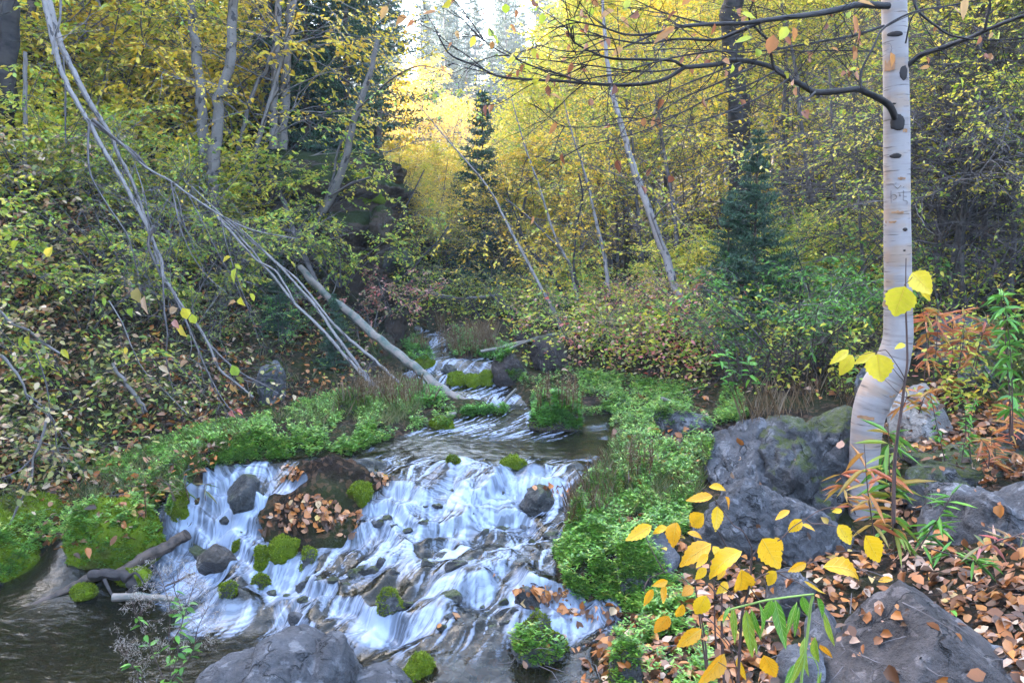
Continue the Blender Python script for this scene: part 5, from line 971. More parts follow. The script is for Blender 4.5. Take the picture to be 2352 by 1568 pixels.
# far valley: sunlit aspens and hazy pines
many([(965,37,1.25),(1000,38,1.3),(935,40,1.3),(1035,40,1.2),(985,42,1.45)], ['asp1', 'asp2', 'asp3'], 'aspen_tree', 'aspen blazing yellow-white in the sun far up the valley', 'tree', 'sunlit aspens far up the valley', 'gold', 'greybark', s=(.95, 1.05), tilt=.03, cap=[150]*4+[200]*5)
far = [(900 + R_.uniform(0, 560), R_.uniform(44, 62), R_.uniform(1.1, 1.7)) for _ in range(34)] + [(820 + R_.uniform(0, 760), R_.uniform(64, 84), R_.uniform(1.4, 2.1)) for _ in range(30)]
many(far, ['firb', 'firc'], 'pine_tree', 'hazy blue-green conifer on the far valley side', 'tree', 'hazy conifers on the far valley side', 'needle_far', 'greybark', s=(.9, 1.1), tilt=.02)
many([(1480 + R_.uniform(0, 1000), R_.uniform(20, 44), R_.uniform(1.1, 1.7)) for _ in range(30)], ['asp1', 'asp2', 'asp3'], 'aspen_tree', 'yellow-green tree on the far right-hand slope', 'tree', 'trees on the far right-hand slope', ['lemon', 'yg', 'lemon', 'olive'], 'greybark', s=(.9, 1.1), tilt=.04)
many([(1400 + R_.uniform(0, 700), R_.uniform(30, 60), R_.uniform(1.1, 1.6)) for _ in range(14)], ['firb', 'firc'], 'pine_tree', 'green conifer behind the thicket on the right-hand slope', 'tree', 'conifers on the right-hand slope', 'needle_far', 'brown', s=(.9, 1.1), tilt=.02)

# the air of the valley: one closed box of thin even haze
hz = MAT['haze'] = bpy.data.materials.new('haze'); hz.use_nodes = True; hz.node_tree.nodes.clear()
pv = hz.node_tree.nodes.new('ShaderNodeVolumePrincipled'); pv.inputs['Color'].default_value = (.72, .86, 1.0, 1); pv.inputs['Density'].default_value = .0017; pv.inputs['Anisotropy'].default_value = 0.0
ho = hz.node_tree.nodes.new('ShaderNodeOutputMaterial'); hz.node_tree.links.new(pv.outputs[0], ho.inputs['Volume'])
xa, xb, ya, yb = float(gx[0]) - 2, float(gx[-1]) + 2, float(gy[0]) - 2, float(gy[-1]) + 2; za, zb = float(GZ.min()) - 1, float(GZ.max()) + 14
bxv = [(x, y, z) for z in (za, zb) for y in (ya, yb) for x in (xa, xb)]
obj('haze', mesh_np('haze', bxv, [(0, 2, 3, 1), (4, 5, 7, 6), (0, 1, 5, 4), (2, 6, 7, 3), (0, 4, 6, 2), (1, 3, 7, 5)]), hz, None, kind='stuff', label='thin blue haze filling the valley', category='haze')
# ------------------------------------------------------------------ ground cover
def stuff(name, me, mat, label, cat='ground cover'):
    o = obj(name, me, MAT[mat]); o['kind'] = 'stuff'; o['label'] = label; o['category'] = cat; return o
def cress(polys, n, size, seed, hmax=.05):
    rng = np.random.default_rng(seed); Pn = []
    for poly, w in polys:
        x, y = samp_poly(rng, poly, int(n * w), 40, seed); p, q = dry(*pick(x, y, 14)); Pn.append(p)
    p = np.vstack(Pn); n = len(p); k = 6; b = rng.uniform(0, 6.28, (n, 1)) + np.arange(k) * 1.05 + rng.normal(size=(n, k)) * .3; el = rng.uniform(.1, 1.0, (n, k))
    d = np.stack([np.cos(b), np.sin(b), el], -1).reshape(-1, 3); up = np.stack([-np.cos(b) * el, -np.sin(b) * el, np.ones_like(b)], -1).reshape(-1, 3)
    z = rng.uniform(.004, hmax, n); base = (p + np.stack([z * 0, z * 0, z], -1))[:, None, :] + np.stack([0 * b, 0 * b, rng.uniform(-.012, .01, (n, k))], -1)
    L = (size * rng.uniform(.6, 1.3, (n, k))).ravel(); return leaf_mesh(base.reshape(-1, 3), d, up, L, L * .5, fold=.1, curl=.25, rng=rng, rnd=np.clip(np.repeat(rng.random(n), k) + rng.normal(size=n * k) * .12, 0, 1))
A_ = [(150,1080),(300,1050),(450,985),(600,960),(760,905),(900,900),(1010,930),(1050,950),(1030,985),(990,990),(900,1025),(800,1055),(620,1062),(470,1078),(420,1130),(330,1130)]
B_ = [(-300,1330),(-300,1230),(0,1215),(100,1180),(300,1130),(400,1150),(390,1230),(330,1290),(180,1325),(0,1350)]
C_ = [(1400,945),(1330,900),(1180,880),(1160,860),(1320,850),(1500,880),(1700,900),(1720,960),(1650,980),(1630,1060),(1590,1140),(1580,1230),(1420,1240),(1300,1240),(1320,1130),(1400,1050)]
D_ = [(1270,1270),(1320,1225),(1450,1230),(1560,1300),(1600,1400),(1480,1420),(1420,1400),(1300,1370)]
E_ = [(1060,1470),(1180,1440),(1320,1480),(1300,1568),(1100,1568)]
E2_ = [(1380,1420),(1560,1400),(1640,1480),(1640,1640),(1420,1620)]
G_ = [(1060,950),(1200,935),(1180,955),(1060,965)]
H_ = [(920,790),(1010,745),(1100,770),(1190,800),(1150,835),(1060,822),(1000,830),(940,830)]
stuff('watercress', cress([(A_, .30), (B_, .16), (C_, .34), ([(1200,900),(1330,893),(1415,950),(1345,958),(1230,940)], .02), (D_, .16), (E_, .03), (E2_, .03)], 24000, .0175, 3, .05), 'cress', 'bright green watercress carpeting both banks of the creek')
stuff('creek_plants', cress([(G_, .2), (H_, .35), ([(905,870),(1010,905),(1060,925),(960,935),(880,900)], .25), ([(1215,985),(1340,985),(1330,920),(1225,910)], .45)], 3500, .022, 4, .06), 'green', 'low green plants round the upper creek and on the grass strip')
def scat(polys, n, size, seed, hmax, wid=.55, flat=.5, clump=50, simple=False, curl=.15, hp=1.5, down=0.0, maxd=40):
    rng = np.random.default_rng(seed); Pn = []
    for poly, w in polys:
        x, y = samp_poly(rng, poly, int(n * w), clump, seed); p, q = dry(*pick(x, y, maxd)); kk = (p[:, 1] > 7) | (p[:, 2] - ht(p[:, 0], p[:, 1]) < .04) | (rng.random(len(p)) > .88); p = p[kk]; Pn.append(p)
    p = np.vstack(Pn); n = len(p); z = hmax * rng.random(n) ** hp; p = p + np.stack([rng.normal(size=n) * .02, rng.normal(size=n) * .03 - z * .35, z + .004], -1)
    a = rng.uniform(0, 6.28, n); d = np.stack([np.cos(a), np.sin(a), rng.normal(size=n) * flat - down], -1); nr = np.tile([0, 0, 1.0], (n, 1)) + rng.normal(size=(n, 3)) * flat
    L = size * rng.uniform(.55, 1.35, n); return leaf_mesh(p, d, nr, L, L * wid, fold=rng.uniform(-.1, .5, n), curl=rng.uniform(-curl, curl * 2, n), simple=simple, rng=rng)
SL = [(-500,-100),(900,-100),(880,380),(900,700),(900,880),(760,905),(600,960),(430,1000),(300,1060),(150,1090),(60,1240),(-500,1240)]
SLU = [(-300,-100),(640,-100),(620,300),(640,560),(560,560),(300,500),(-300,420)]
SLL = [(-400,400),(300,480),(620,560),(700,640),(880,760),(880,880),(740,905),(560,960),(330,1050),(150,1150),(-400,1230)]
SR = [(900,560),(2700,100),(2700,900),(2100,960),(2010,920),(1700,905),(1480,870),(1180,850),(1150,800),(1020,770),(960,750),(900,740)]
stuff('undergrowth', scat([(SLU, 1)], 38000, .052, 11, .6), 'lemon', 'yellow leaves of the undergrowth covering the upper left slope', 'undergrowth')
stuff('undergrowth', scat([(SLL, 1)], 4200, .040, 12, .28, clump=130), 'olive', 'olive undergrowth covering the lower left slope', 'undergrowth')
stuff('undergrowth', scat([([(-400,420),(260,470),(330,650),(260,900),(150,1100),(-400,1150)], 1)], 2400, .052, 13, .45), 'pale', 'faded pale leaves of the undergrowth at the left edge', 'undergrowth')
stuff('undergrowth', scat([(SR, 1)], 42000, .038, 14, .45, maxd=40, clump=90), 'yg', 'olive and green undergrowth covering the right-hand slope', 'undergrowth')
stuff('undergrowth', scat([([(1150,700),(1560,690),(1650,800),(1620,900),(1350,860),(1200,800)], .7), ([(1900,640),(3200,520),(3200,900),(2100,930)], .3)], 4200, .035, 15, .35), 'pink', 'pink and red leaves of the undergrowth right of the creek', 'undergrowth')
stuff('leaf_litter', scat([(SLL, .5), (SLU, .12), ([(150,1090),(480,980),(600,960),(420,1130),(330,1250),(60,1300)], .06), ([(1450,880),(1700,900),(1620,1060),(1560,1300),(1400,1240),(1420,1000)], .02), ([(1980,920),(2500,800),(2500,1100),(2050,1080)], .15), (SR, .15)], 15000, .045, 16, .02, .7, .45, 60, curl=.3), 'litter', 'brown fallen leaves lying over both slopes', 'fallen leaves')
F1 = [(1560,1330),(1640,1290),(1760,1285),(1960,1250),(2150,1240),(2500,1260),(2500,1650),(1420,1650),(1480,1440)]
F2 = [(900,1500),(960,1440),(1080,1440),(1180,1410),(1320,1390),(1430,1400),(1500,1440),(1420,1568),(1450,1640),(980,1640)]
F3 = [(1660,1010),(1960,930),(1960,1230),(1900,1290),(1700,1250),(1640,1150)]
LP_ = [([(640,1160),(700,1130),(780,1150),(800,1190),(740,1225),(640,1215)], 150), ([(640,1075),(690,1072),(700,1098),(650,1105)], 30), ([(850,1090),(930,1085),(940,1115),(860,1125)], 40), ([(1190,1110),(1345,1108),(1340,1150),(1250,1145)], 40), ([(780,1175),(830,1170),(820,1230),(780,1240)], 24), ([(1040,1320),(1140,1320),(1130,1350),(1050,1350)], 20), ([(1180,1340),(1300,1340),(1310,1390),(1190,1395)], 60), ([(560,1190),(640,1180),(620,1225),(560,1240)], 16), ([(820,1400),(1100,1420),(1000,1470),(830,1450)], 40)]
rng0 = np.random.default_rng(77)
def litter(polys, seed, size, hmax, label, mat='litter', curl=.35, bare=0.0):
    rng = np.random.default_rng(seed); Pn = []; Nn = []
    for poly, c in polys:
        x, y = samp_poly(rng, poly, c, 0, seed); p, q = pick(x, y, 12)
        if bare: kk = (p[:, 2] - ht(p[:, 0], p[:, 1]) < .018) | (rng.random(len(p)) > bare); p, q = p[kk], q[kk]
        Pn.append(p); Nn.append(q)
    p = np.vstack(Pn); q = np.vstack(Nn); n = len(p); k = q[:, 2] > .15; p, q = p[k], q[k]; n = len(p); nr = q + rng.normal(size=(n, 3)) * .26
    a = rng.normal(size=(n, 3)); d = a - nr * ((a * nr).sum(1) / (nr * nr).sum(1))[:, None]; L = size * rng.uniform(.3, 1.3, n)
    p = p + q * (.004 + hmax * rng.random(n))[:, None] - d / np.linalg.norm(d, axis=1)[:, None] * (L / 2)[:, None]
    stuff('leaf_litter', leaf_mesh(p, d, nr, L, L * rng.uniform(.55, .9, n), fold=rng.uniform(-.1, .55, n), curl=rng.uniform(-curl, curl, n), rng=rng), mat, label, 'fallen leaves')
litter([([(2500,1000),(3400,900),(3400,1650),(2500,1650)], 2200), (F1, 2700), (F2, 900), (F3, 170), ([(2050,1000),(2500,960),(2500,1260),(2150,1240),(2040,1200)], 520)], 20, .046, .022, 'brown and tan fallen leaves carpeting the near right bank and its rocks', bare=.95)
litter(LP_, 21, .040, .012, 'orange and brown fallen leaves caught on the stones of the cascade')
def sticks(polys, seed, label):
    rng = np.random.default_rng(seed); T = Tubes()
    for poly, c in polys:
        x, y = samp_poly(rng, poly, c); p, q = dry(*pick(x, y, 12))
        for o in p:
            a = rng.uniform(0, 6.28); l = rng.uniform(.05, .22); d = np.array([math.cos(a), math.sin(a), rng.normal() * .12]) * l; T.add(np.array([o + [0, 0, .012], o + d * .5 + rng.normal(size=3) * .012 + [0, 0, .02], o + d + [0, 0, .015]]), [rng.uniform(.0012, .0035), .0015, .0008], 4)
    stuff('fallen_twigs', T.mesh(), 'twig', label, 'twigs')
sticks([(F1, 60), (F2, 30), ([(100,1000),(500,940),(480,1080),(330,1130),(100,1230)], 60), ([(1980,920),(2500,800),(2500,1100),(2050,1080)], 50), ([(1450,880),(1700,890),(1620,1060),(1400,1100)], 30)], 88, 'thin fallen twigs strewn over the near banks')
def blades(polys, n, h, seed, mat, label, w=.0035, lean=.45, curl=.5, name='grass'):
    rng = np.random.default_rng(seed); Pn = []
    for poly, wt in polys:
        x, y = samp_poly(rng, poly, int(n * wt), 45, seed); p, q = dry(*pick(x, y, 16)); Pn.append(p)
    p = np.vstack(Pn); n = len(p); a = rng.uniform(0, 6.28, n); ln = rng.uniform(.05, 1, n) * lean; d = np.stack([np.cos(a) * ln, np.sin(a) * ln, np.ones(n)], -1); nr = np.stack([np.cos(a), np.sin(a), -ln], -1) * -1
    L = h * rng.uniform(.4, 1.2, n); return stuff(name, leaf_mesh(p, d, nr, L, w, fold=.1, curl=rng.uniform(0, curl, n), rng=rng), mat, label, 'grass')
blades([([(330,1130),(420,1130),(470,1080),(600,1000),(560,960),(380,1010),(200,1080),(150,1160)], .35), ([(1400,1020),(1640,1020),(1600,1160),(1400,1200),(1360,1120)], .4), ([(600,960),(860,890),(1000,930),(900,980),(700,985)], .25)], 9000, .075, 30, 'grass', 'thin green and straw-coloured grass on both creek banks', .0022)
blades([([(2230,760),(2500,720),(2500,940),(2250,930)], .5)], 3000, .15, 31, 'grass', 'long green grass on the right-hand slope behind the boulders', .003, .7, .8)
blades([([(930,800),(1010,760),(1110,775),(1150,815),(1060,820)], .5), ([(1000,740),(1150,760),(1130,800),(1010,770)], .2), ([(700,920),(960,870),(1000,930),(760,960)], .3)], 2600, .14, 32, 'straw', 'dry pale grass beside the upper creek', .004, .3, .3)
blades([([(1700,900),(1960,880),(1960,940),(1700,980)], 1)], 350, .16, 35, 'straw', 'dry brown stems behind the big grey boulders', .003, .4, .3)
blades([(SLL, 1)], 7000, .08, 33, 'grass', 'sparse grass on the lower left slope', .003, .9, .9)
blades([([(1290,1100),(1400,1060),(1420,1160),(1300,1240)], 1)], 500, .11, 34, 'straw', 'dry grass heads at the right edge of the first ledge', .003, .3, .4)
def stalks(name, label, poly, n, h, seed, lean=.12, group=None):
    rng = np.random.default_rng(seed); x, y = samp_poly(rng, poly, n); p, _ = pick(x, y, 16); T = Tubes(); LP = []; LD = []
    for q in p:
        L = h * rng.uniform(.6, 1.1); d = np.array([rng.normal() * lean, rng.normal() * lean, 1]); e = q + d * L; mid_ = (q + e) / 2 + rng.normal(size=3) * .01; T.add(np.array([q - [0, 0, .02], mid_, e]), [.0028, .0022, .0012], 4)
        m = 26; t = rng.uniform(.45, 1, m)[:, None]; LP.append(q + (e - q) * t + rng.normal(size=(m, 3)) * .004); LD.append(randdir(rng, m) + [0, 0, .6])
    c = p.mean(0); t = thing(name, c, label, 'plant', group); obj('stems', T.mesh(), MAT['straw'], t); LP = np.vstack(LP); LD = np.vstack(LD)
    obj('seed_heads', leaf_mesh(LP, LD, randdir(rng, len(LP)), .018, .006, simple=True, rng=rng), MAT['straw'], t)
stalks('dry_herb', 'upright dry brown stalks growing from the round hummock in the pool', [(1225,930),(1330,930),(1330,960),(1225,960)], 34, .24, 41)
stalks('dry_herb', 'thicket of dry brown stalks beside the far step of the creek', [(1000,790),(1100,790),(1110,825),(1010,825)], 40, .24, 42)
stalks('dry_herb', 'dry brown stalks on the left bank below the feet of the leaning poles', [(820,900),(960,920),(950,950),(820,940)], 36, .24, 43)
stalks('dry_herb', 'dry brown stalks on the right bank above the first ledge', [(1440,1080),(1500,1080),(1500,1110),(1440,1110)], 12, .18, 44)
stalks('dry_herb', 'dark dry stalk standing on the mossy hump by the left waterfall', [(325,1180),(345,1180),(345,1190),(325,1190)], 2, .26, 45, .03)
# ------------------------------------------------------------------ near plants, leaf by leaf
def big_leaf(parent, c, L, w, dpx, Y, mat, rng, serr=True, droop=.22, twist=.45, name='leaf', label=None):
    """one leaf: serrated outline, a fold along the midrib and a curl; c = pixel centre, L = pixel length, dpx = degrees clockwise from +x of the tip"""
    th = math.radians(dpx); Lw = L / F * Y; cen = P(c[0], c[1], Y); d = np.array([math.cos(th), rng.normal() * .25, -math.sin(th)]); d /= np.linalg.norm(d)
    view = -cen / np.linalg.norm(cen); nr = view + np.array([rng.normal() * twist, 0, .35 + rng.normal() * twist]); s = np.cross(d, nr); s /= np.linalg.norm(s); u = np.cross(s, d)
    N = 15; V = []; t = np.linspace(0, 1, N); half = (np.sin(np.pi * t ** .78) ** .85) * .5 * (1 - .25 * t); fold = rng.uniform(.12, .6); cu = rng.uniform(-droop, droop * 2); wob = rng.normal(size=4)
    for i in range(N):
        sw = (1 + (.10 if i % 2 else -.04) * serr); base = cen + d * Lw * (t[i] - .5) - u * cu * Lw * (t[i] - .4) ** 2 * 2
        for j, a in enumerate((-1, -.5, 0, .5, 1)):
            hw = half[i] * w * Lw * abs(a) * (sw if abs(a) == 1 else 1); V.append(base + s * np.sign(a) * hw + u * (fold * hw + .03 * Lw * math.sin(5 * t[i] + wob[j % 4]) * abs(a) * .5 * math.sin(math.pi * t[i])) + (d * Lw * .02 * (i % 2) if abs(a) == 1 else 0))
    i, j = np.meshgrid(np.arange(N - 1), np.arange(4), indexing='ij'); Fc = np.stack([i * 5 + j, i * 5 + j + 1, (i + 1) * 5 + j + 1, (i + 1) * 5 + j], -1).reshape(-1, 4)
    o = obj(name, mesh_np(name, V, Fc, True, None, {'rnd': np.full(len(V), rng.random())}), MAT[mat], parent)
    V = np.array(V).reshape(N, 5, 3); vt = Tubes(); vt.add(V[:, 2] + u * .0006, np.linspace(.0007, .0002, N) * (Lw / .06), 4)
    for k in range(2, N - 3, 2):
        for a in (0, 4):
            m_ = V[min(k + 2, N - 1), a] * .85 + V[min(k + 2, N - 1), 2] * .15; vt.add(np.array([V[k, 2], (V[k, 2] + m_) / 2, m_]) + u * .0005, .00022 * (Lw / .06), 3)
    v = obj('midrib', vt.mesh(), MAT['vein_' + ('g' if mat in ('lance', 'green', 'greenhero') else 'y')], None); v.parent = o; return V[0, 2]
for k_, c_ in (('vein_g', (.30, .42, .10)), ('vein_y', (.62, .40, .06))):
    m_ = M('leaf_vein_' + ('green' if k_[-1] == 'g' else 'yellow')); m_.bsdf(c_, .6); MAT[k_] = m_.m
MAT['greenhero'] = leafmat('drooping_green_leaf', [(0, (.07, .24, .02)), (.6, (.14, .34, .03)), (1, (.34, .40, .04))], .4, .38, .5)
MAT['sapling'] = barkmat('sapling_bark', (.13, .075, .06), (.07, .04, .035))
MAT['greenstem'] = barkmat('green_stem', (.26, .34, .08), (.18, .26, .05), 0, (.12, .16, .04))
def z9(a, b): return (1505 + a * .36, 1004 + b * .36)
def yellow_sapling():
    rng = np.random.default_rng(9); Y = 1.5; base = P(*z9(520, 1750), Y)
    t = thing('birch_sapling', base, 'small sapling with large spotted yellow leaves in front of the grey boulders, nearest the camera', 'sapling'); T = Tubes()
    st = [[(520,1750),(528,1568),(545,1250),(560,1100),(600,950),(612,820),(616,700)], [(616,700),(560,600),(500,560),(440,480),(380,420)], [(600,950),(540,830),(470,720),(400,600),(375,590)], [(545,1250),(440,1100),(360,960),(300,930),(230,935),(150,880),(60,860),(-40,900)], [(600,950),(680,880),(780,860),(900,850),(960,810),(1090,775)], [(616,760),(680,690),(780,660),(820,630),(880,570),(960,520),(1040,470),(1120,447),(1200,452)],
          [(960,520),(1000,550),(1080,552),(1160,570),(1250,590),(1330,640)], [(540,1400),(430,1250),(330,1150),(240,1120),(160,1060)], [(528,1500),(480,1350),(400,1250),(320,1200)], [(560,1100),(520,1020),(440,960),(330,880)], [(780,860),(850,900),(920,930),(1000,990)], [(440,480),(350,360),(300,330)], [(545,1200),(640,1250),(700,1330),(720,1380)], [(1090,775),(1280,830),(1400,900),(1450,910)], [(500,1580),(470,1480),(400,1430)], [(600,950),(690,1060),(700,900),(640,860)], [(-40,900),(-70,960),(-60,1010)], [(60,860),(0,760),(-60,640),(-80,600)]]
    for k, s in enumerate(st):
        q = pth([z9(*a) for a in s], Y, 4); T.add(q, np.linspace(.0032 if k == 0 else .0013, .0016 if k == 0 else .0006, len(q)), 6, .1, k)
    obj('stem', T.mesh(), MAT['sapling'], t)
    LV = [(405,320,120,10,.45),(280,390,180,170,.4),(265,530,150,120,.8),(390,520,170,100,.5),(120,625,175,100,.68),(25,590,110,150,.5),(260,620,110,20,.4),(250,745,260,145,.52),(430,800,290,140,.52),(735,740,235,60,.78),(550,930,225,85,.72),(740,900,130,110,.65),(290,1075,175,110,.7),(205,980,95,140,.8),(155,1110,135,105,.5),(40,1190,175,120,.6),(215,1280,210,140,.48),(360,1480,270,135,.5),(730,1450,210,60,.6),(1385,710,225,60,.65),(1230,840,330,18,.45),(1205,620,150,60,.7),(890,565,125,130,.65),(812,500,120,150,.5),(1010,960,210,35,.16),(550,1480,180,70,.3),(900,830,140,160,.45),(290,870,110,130,.6),(430,960,110,140,.6),(1480,905,140,0,.32),(790,680,100,60,.55),(1160,470,65,170,.65),(-40,1020,135,115,.42),(30,930,110,160,.5),(-105,612,200,148,.5),(460,420,110,70,.5),(300,790,120,130,.5),(420,870,90,120,.6),(1090,1350,150,45,.35),(440,1150,110,160,.5),(60,1000,120,95,.45),(980,570,90,20,.4),(400,740,110,60,.6)]
    for (a, b, l, an, w) in LV: big_leaf(t, z9(a, b), l * .36, w, an, Y * rng.uniform(.95, 1.05), 'goldhero', rng)
yellow_sapling()
def droop_plant():
    rng = np.random.default_rng(10); Y = 1.42; t = thing('willowherb_plant', P(*z9(925, 1700), Y), 'arched plant with long drooping green leaves beside the yellow-leaved sapling', 'plant'); T = Tubes()
    for k, s in enumerate([[(925,1700),(935,1520),(960,1350),(980,1180),(992,1070),(1008,1012)], [(1012,1000),(900,1012),(800,1025),(700,1040),(600,1065),(520,1085),(470,1100)], [(1030,1600),(1040,1480),(1010,1410),(975,1400)]]):
        q = pth([z9(*a) for a in s], Y, 4); T.add(q, [.0024, .0018, .001][k], 6)
    obj('stem', T.mesh(), MAT['greenstem'], t)
    for (a, b, l, w, an) in [(505,1200,240,.22,88),(600,1250,320,.26,82),(645,1200,260,.18,70),(680,1180,260,.2,85),(720,1110,190,.38,100),(800,1190,320,.28,80),(868,1160,240,.2,108),(900,1180,220,.18,95),(960,1080,170,.38,70),(1050,1090,210,.32,68),(1110,1235,260,.17,72),(1025,1370,270,.24,75),(955,1400,250,.24,92),(900,1490,280,.2,108),(855,1530,200,.2,115),(450,1130,120,.25,120),(640,1330,120,.2,80),(1045,1560,150,.12,100)]:
        big_leaf(t, z9(a, b), l * .36, w, an, Y * rng.uniform(.98, 1.04), 'greenhero', rng, False, .1, .6)
droop_plant()
def z6(a, b): return (1505 + a * .36, 517 + b * .36)
def slim_sapling():
    rng = np.random.default_rng(12); Y = 2.3; t = thing('birch_sapling', P(*z6(1520, 1700), Y), 'slim dark sapling with six large yellow leaves in front of the white birch trunk', 'sapling'); T = Tubes()
    for k, s in enumerate([[(1520,1900),(1525,1560),(1545,1350),(1570,1180),(1592,1000),(1608,880),(1605,700),(1598,520),(1598,380),(1600,210)], [(1590,975),(1560,920),(1520,860),(1475,800),(1440,800)], [(1590,1000),(1530,930),(1480,870)], [(1600,385),(1590,380),(1625,350),(1640,330)], [(1600,1100),(1540,1060),(1480,1000),(1430,960)], [(1410,805),(1300,830),(1270,840)], [(1440,800),(1400,806)]]):
        q = pth([z6(*a) for a in s], Y, 4); T.add(q, np.linspace([.0055, .0016, .0014, .0014, .001, .001, .0012][k], [.0012, .001, .001, .001, .0008, .0008, .001][k], len(q)), 6, .1, k)
    obj('stem', T.mesh(), MAT['sapling'], t)
    for (a, b, l, an, w) in [(1560,487,205,100,1.0),(1700,370,180,55,.85),(1725,440,110,50,.4),(1430,910,185,80,1.0),(1335,850,150,150,.45),(1215,895,160,115,.6),(1172,842,150,140,.42),(1560,775,85,160,.5)]:
        big_leaf(t, z6(a, b), l * .36, w, an, Y * rng.uniform(.97, 1.03), 'lemonhero', rng, True, .08, .2)
MAT['lemonhero'] = leafmat('lemon_spotted_leaf', [(0, (.62, .52, .03)), (1, (.74, .56, .04))], .35, .45, .35)
slim_sapling()
def lance(name, label, base, top, Y, n, L, mat, seed, spread=1.0, stems=1, w=.15):
    rng = np.random.default_rng(seed); b = P(*base, Y); t = thing(name, b, label, 'plant'); T = Tubes(); Ps = []; Ds = []
    for s in range(stems):
        o = np.array([rng.normal() * 20 * (stems > 1), 0]); q = pth([(base[0] + o[0], base[1]), ((base[0] + top[0]) / 2 + o[0] * 1.2 + rng.normal() * 6, (base[1] + top[1]) / 2), (top[0] + o[0] * 1.8, top[1] + abs(o[0]) * .6)], Y + rng.normal() * .04, 6); T.add(q, np.linspace(.003, .0012, len(q)), 5)
        for k in range(n // stems):
            f = rng.uniform(.15, 1); i = int(f * (len(q) - 1)); a = k * 2.4; Ps.append(q[i]); Ds.append([math.cos(a) * spread, math.sin(a) * spread * .8, rng.uniform(-.5, .7)])
    obj('stem', T.mesh(), MAT['sapling'], t); Ps = np.array(Ps); Ds = np.array(Ds); m = len(Ps)
    obj('foliage', leaf_mesh(Ps, Ds, np.tile([0, 0, 1.0], (m, 1)) + rng.normal(size=(m, 3)) * .3, L * rng.uniform(.6, 1.2, m), L * w, fold=.2, curl=rng.uniform(.1, .6, m), rng=rng), MAT[mat], t); return t
lance('willowherb_plant', 'tall herb with green and red narrow leaves right in front of the birch foot', (2055,1260), (2040,970), 3.0, 60, .12, 'lance', 50)
lance('willowherb_plant', 'herb with reddish narrow leaves crossing the left side of the birch foot', (2010,1240), (1985,1020), 2.9, 24, .11, 'orange', 51)
lance('willowherb_plant', 'green narrow-leaved herb leaning right of the birch foot', (2110,1260), (2190,1130), 3.0, 34, .09, 'green', 52)
lance('willowherb_plant', 'trailing green-leaved stem on the brown leaves right of the birch foot', (2140,1260), (2290,1300), 2.9, 26, .08, 'green', 53)
lance('willowherb_plant', 'pinkish-leaved stem reaching in from the right edge over the dead leaves', (2380,1215), (2240,1260), 2.8, 22, .075, 'pink', 54)
lance('willowherb_plant', 'clump of orange narrow-leaved herbs behind the birch trunk, left part', (2130,870), (2130,690), 4.9, 80, .11, 'orange', 55, 1, 4)
lance('willowherb_plant', 'clump of orange narrow-leaved herbs behind the birch trunk, right part', (2200,860), (2215,700), 5.0, 90, .11, 'orange', 56, 1, 5)
lance('willowherb_plant', 'red-brown herb on the flat slab at the right edge', (2280,1075), (2270,1000), 4.0, 60, .08, 'orange', 57, 1, 5)
lance('willowherb_plant', 'orange-red herb at the right edge beside the stone with the hollow', (2330,1010), (2335,900), 4.2, 60, .09, 'orange', 58, 1, 4)
lance('willowherb_plant', 'red stem with orange leaves just right of the birch bend', (2085,950), (2110,870), 4.3, 26, .1, 'orange', 59, 1, 2)
lance('tall_herb', 'tall green leafy herb at the right edge of the photo', (2345,1000), (2335,640), 3.6, 110, .075, 'green', 60, 1, 3, .25)
lance('willowherb_plant', 'reddish herb low on the bank left of the birch foot among dead leaves', (1965,1180), (1930,1080), 3.6, 18, .09, 'orange', 61)
lance('leafy_herb', 'pale green plant with a few broad leaves beside the pointed boulder', (2200,1450), (2190,1390), 2.8, 9, .05, 'green', 62, 1, 2, .5)
lance('tall_herb', 'light green seedling with fine leaves right of the white angular boulder', (2195,1060), (2180,890), 4.0, 90, .04, 'green', 63, .8, 3, .3)
lance('leafy_herb', 'bright green broad-leaved sprig at the left end of the ferny bushes', (1690,900), (1660,790), 5.4, 40, .07, 'green', 64, 1, 3, .35)
lance('tall_herb', 'thin green grassy herb on the mossy hump beside the left waterfall', (425,1150), (405,1080), 4.4, 30, .09, 'grass', 65, .8, 4, .06)
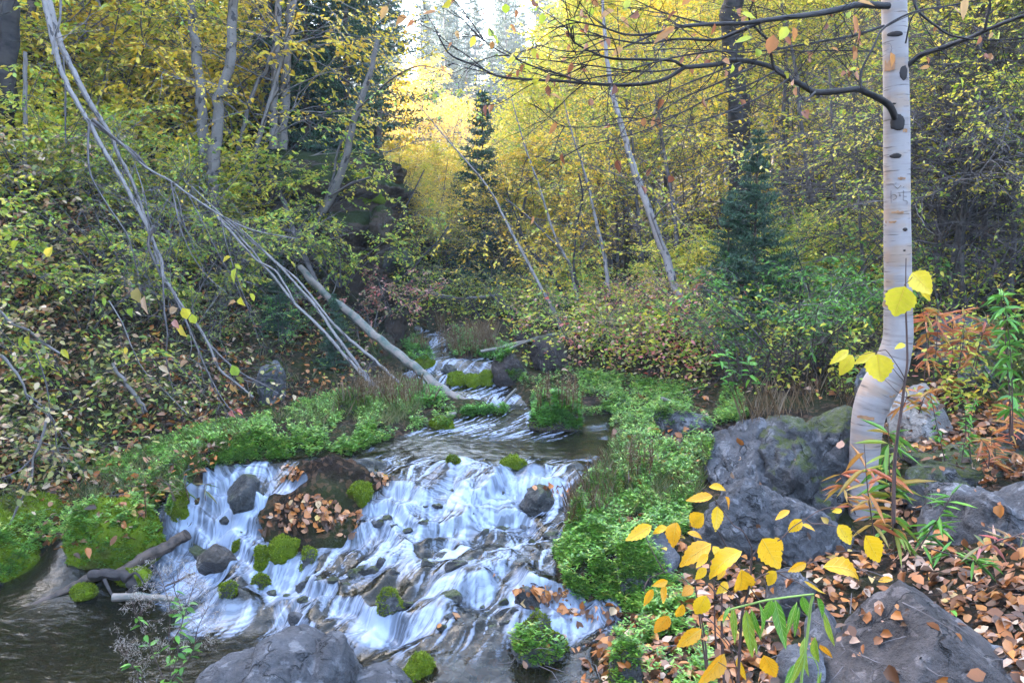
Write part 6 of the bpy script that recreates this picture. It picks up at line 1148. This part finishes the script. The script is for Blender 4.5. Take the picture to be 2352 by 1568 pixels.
def fuzzy():
    rng = np.random.default_rng(14); Y = 2.6; t = thing('seeding_herb', P(370, 1620, Y), 'fuzzy pale seed-headed herb with small green leaves at the lower left, before the dark pool', 'plant'); T = Tubes(); fp = []; fd = []; lp = []; ld = []
    for s in [[(395,1700),(392,1568),(388,1470),(390,1400),(375,1340),(360,1310)], [(392,1568),(412,1480),(418,1430),(440,1360),(455,1320)], [(392,1600),(360,1520),(330,1450),(310,1400),(300,1370)], [(380,1640),(330,1580),(300,1520),(280,1500)], [(392,1480),(420,1420),(400,1350),(410,1330)], [(395,1560),(440,1500),(455,1440),(480,1390)]]:
        q = pth(s, Y + rng.normal() * .05, 8); T.add(q, np.linspace(.0022, .0007, len(q)), 5)
        for k in range(26):
            i = rng.integers(len(q) // 3, len(q)); tw = q[i] + randdir(rng, 1)[0] * rng.uniform(.02, .07) + [0, 0, .02]; T.add(np.array([q[i], (q[i] + tw) / 2 + [0, 0, .006], tw]), .0006, 3); m = 18
            fp.append(tw + rng.normal(size=(m, 3)) * .008); fd.append(randdir(rng, m) + [0, 0, .3])
        for k in range(14): i = rng.integers(0, len(q) * 2 // 3); lp.append(q[i]); ld.append(np.append(randdir(rng, 1)[0][:2], rng.uniform(-.4, .5)))
    obj('stem', T.mesh(), MAT['sapling'], t); fp = np.vstack(fp); fd = np.vstack(fd)
    obj('seed_fluff', leaf_mesh(fp, fd, randdir(rng, len(fp)), .014, .0016, simple=True, rng=rng), MAT['fluff'], t)
    lp = np.array(lp); ld = np.array(ld); obj('foliage', leaf_mesh(lp, ld, np.tile([0, 0, 1.0], (len(lp), 1)) + rng.normal(size=(len(lp), 3)) * .4, .035, .017, curl=.2, rng=rng), MAT['green'], t)
MAT['fluff'] = leafmat('seed_fluff', [(0, (.22, .18, .15)), (1, (.50, .46, .42))], .4, .8, .1)
fuzzy()
lance('low_shrub', 'thin brown twiggy shoots with dead leaves behind the yellow-leaved sapling', (1655,1600), (1640,1330), 1.75, 16, .04, 'litter', 66, 1, 5, .5)
# hand-placed bigger leaves over the lower left slope
def slope_leaves():
    rng = np.random.default_rng(15); L4 = [(880,450,150,95,.7,2),(915,510,160,95,.4,2),(1105,545,90,150,.8,3),(1180,565,110,70,.9,1),(1235,600,100,80,.8,0),(1160,680,130,95,.6,1),(1125,630,90,70,.7,3),(1045,920,100,30,.6,2),(1500,930,120,70,.8,0),(1535,985,90,30,.5,2),(1170,885,100,150,.6,2),(840,560,80,100,.9,1),(380,1500,100,5,.7,4),(415,820,100,50,.6,1),(180,740,100,100,.6,1),(130,745,110,110,.35,1),(500,1080,80,110,.6,2),(510,1305,70,110,.7,1),(1485,1205,80,80,.7,3),(1530,1190,70,20,.5,3),(1480,1040,90,80,.4,4),(1505,1050,80,80,.4,4),(640,1280,70,20,.4,1),(800,800,70,90,.6,0),(805,840,90,70,.4,2),(1440,215,110,160,.35,0),(1490,320,130,110,.4,0),(1520,265,70,40,.6,0),(1545,490,90,80,.7,1),(1610,460,80,60,.6,0),(1480,495,70,170,.6,4),(665,490,80,90,.5,0),(90,130,120,140,.5,1),(310,175,130,130,.6,1),(60,1130,0,0,0,0)]
    for (a, b, l, an, w, c) in L4:
        if not l: continue
        px, py = a * .36, 517 + b * .36; Y = 5.2 + .3 * rng.random(); q = P(px, py, Y); th = math.radians(an); d = np.array([math.cos(th), .2 * rng.normal(), -math.sin(th)]); Ln = l * .27 / F * Y
        lp.append((q - d * Ln / 2, d, Ln, Ln * w, c))
lp = []; slope_leaves()
for c_, mt_, lb_ in [(0, 'yg', 'green'), (1, 'lemon', 'yellow'), (2, 'pale', 'pale tan'), (3, 'pink', 'pink'), (4, 'tanhang', 'orange')]:
    s_ = [x for x in lp if x[4] == c_]; rng_ = np.random.default_rng(c_)
    stuff('hanging_leaves', leaf_mesh([x[0] for x in s_], [x[1] for x in s_], np.tile([0, -1.0, .6], (len(s_), 1)) + rng_.normal(size=(len(s_), 3)) * .35, [x[2] for x in s_], [x[3] for x in s_], fold=.5, curl=.3, rng=rng_), mt_, 'larger ' + lb_ + ' leaves hanging on the twigs of the leaning birches', 'leaves')
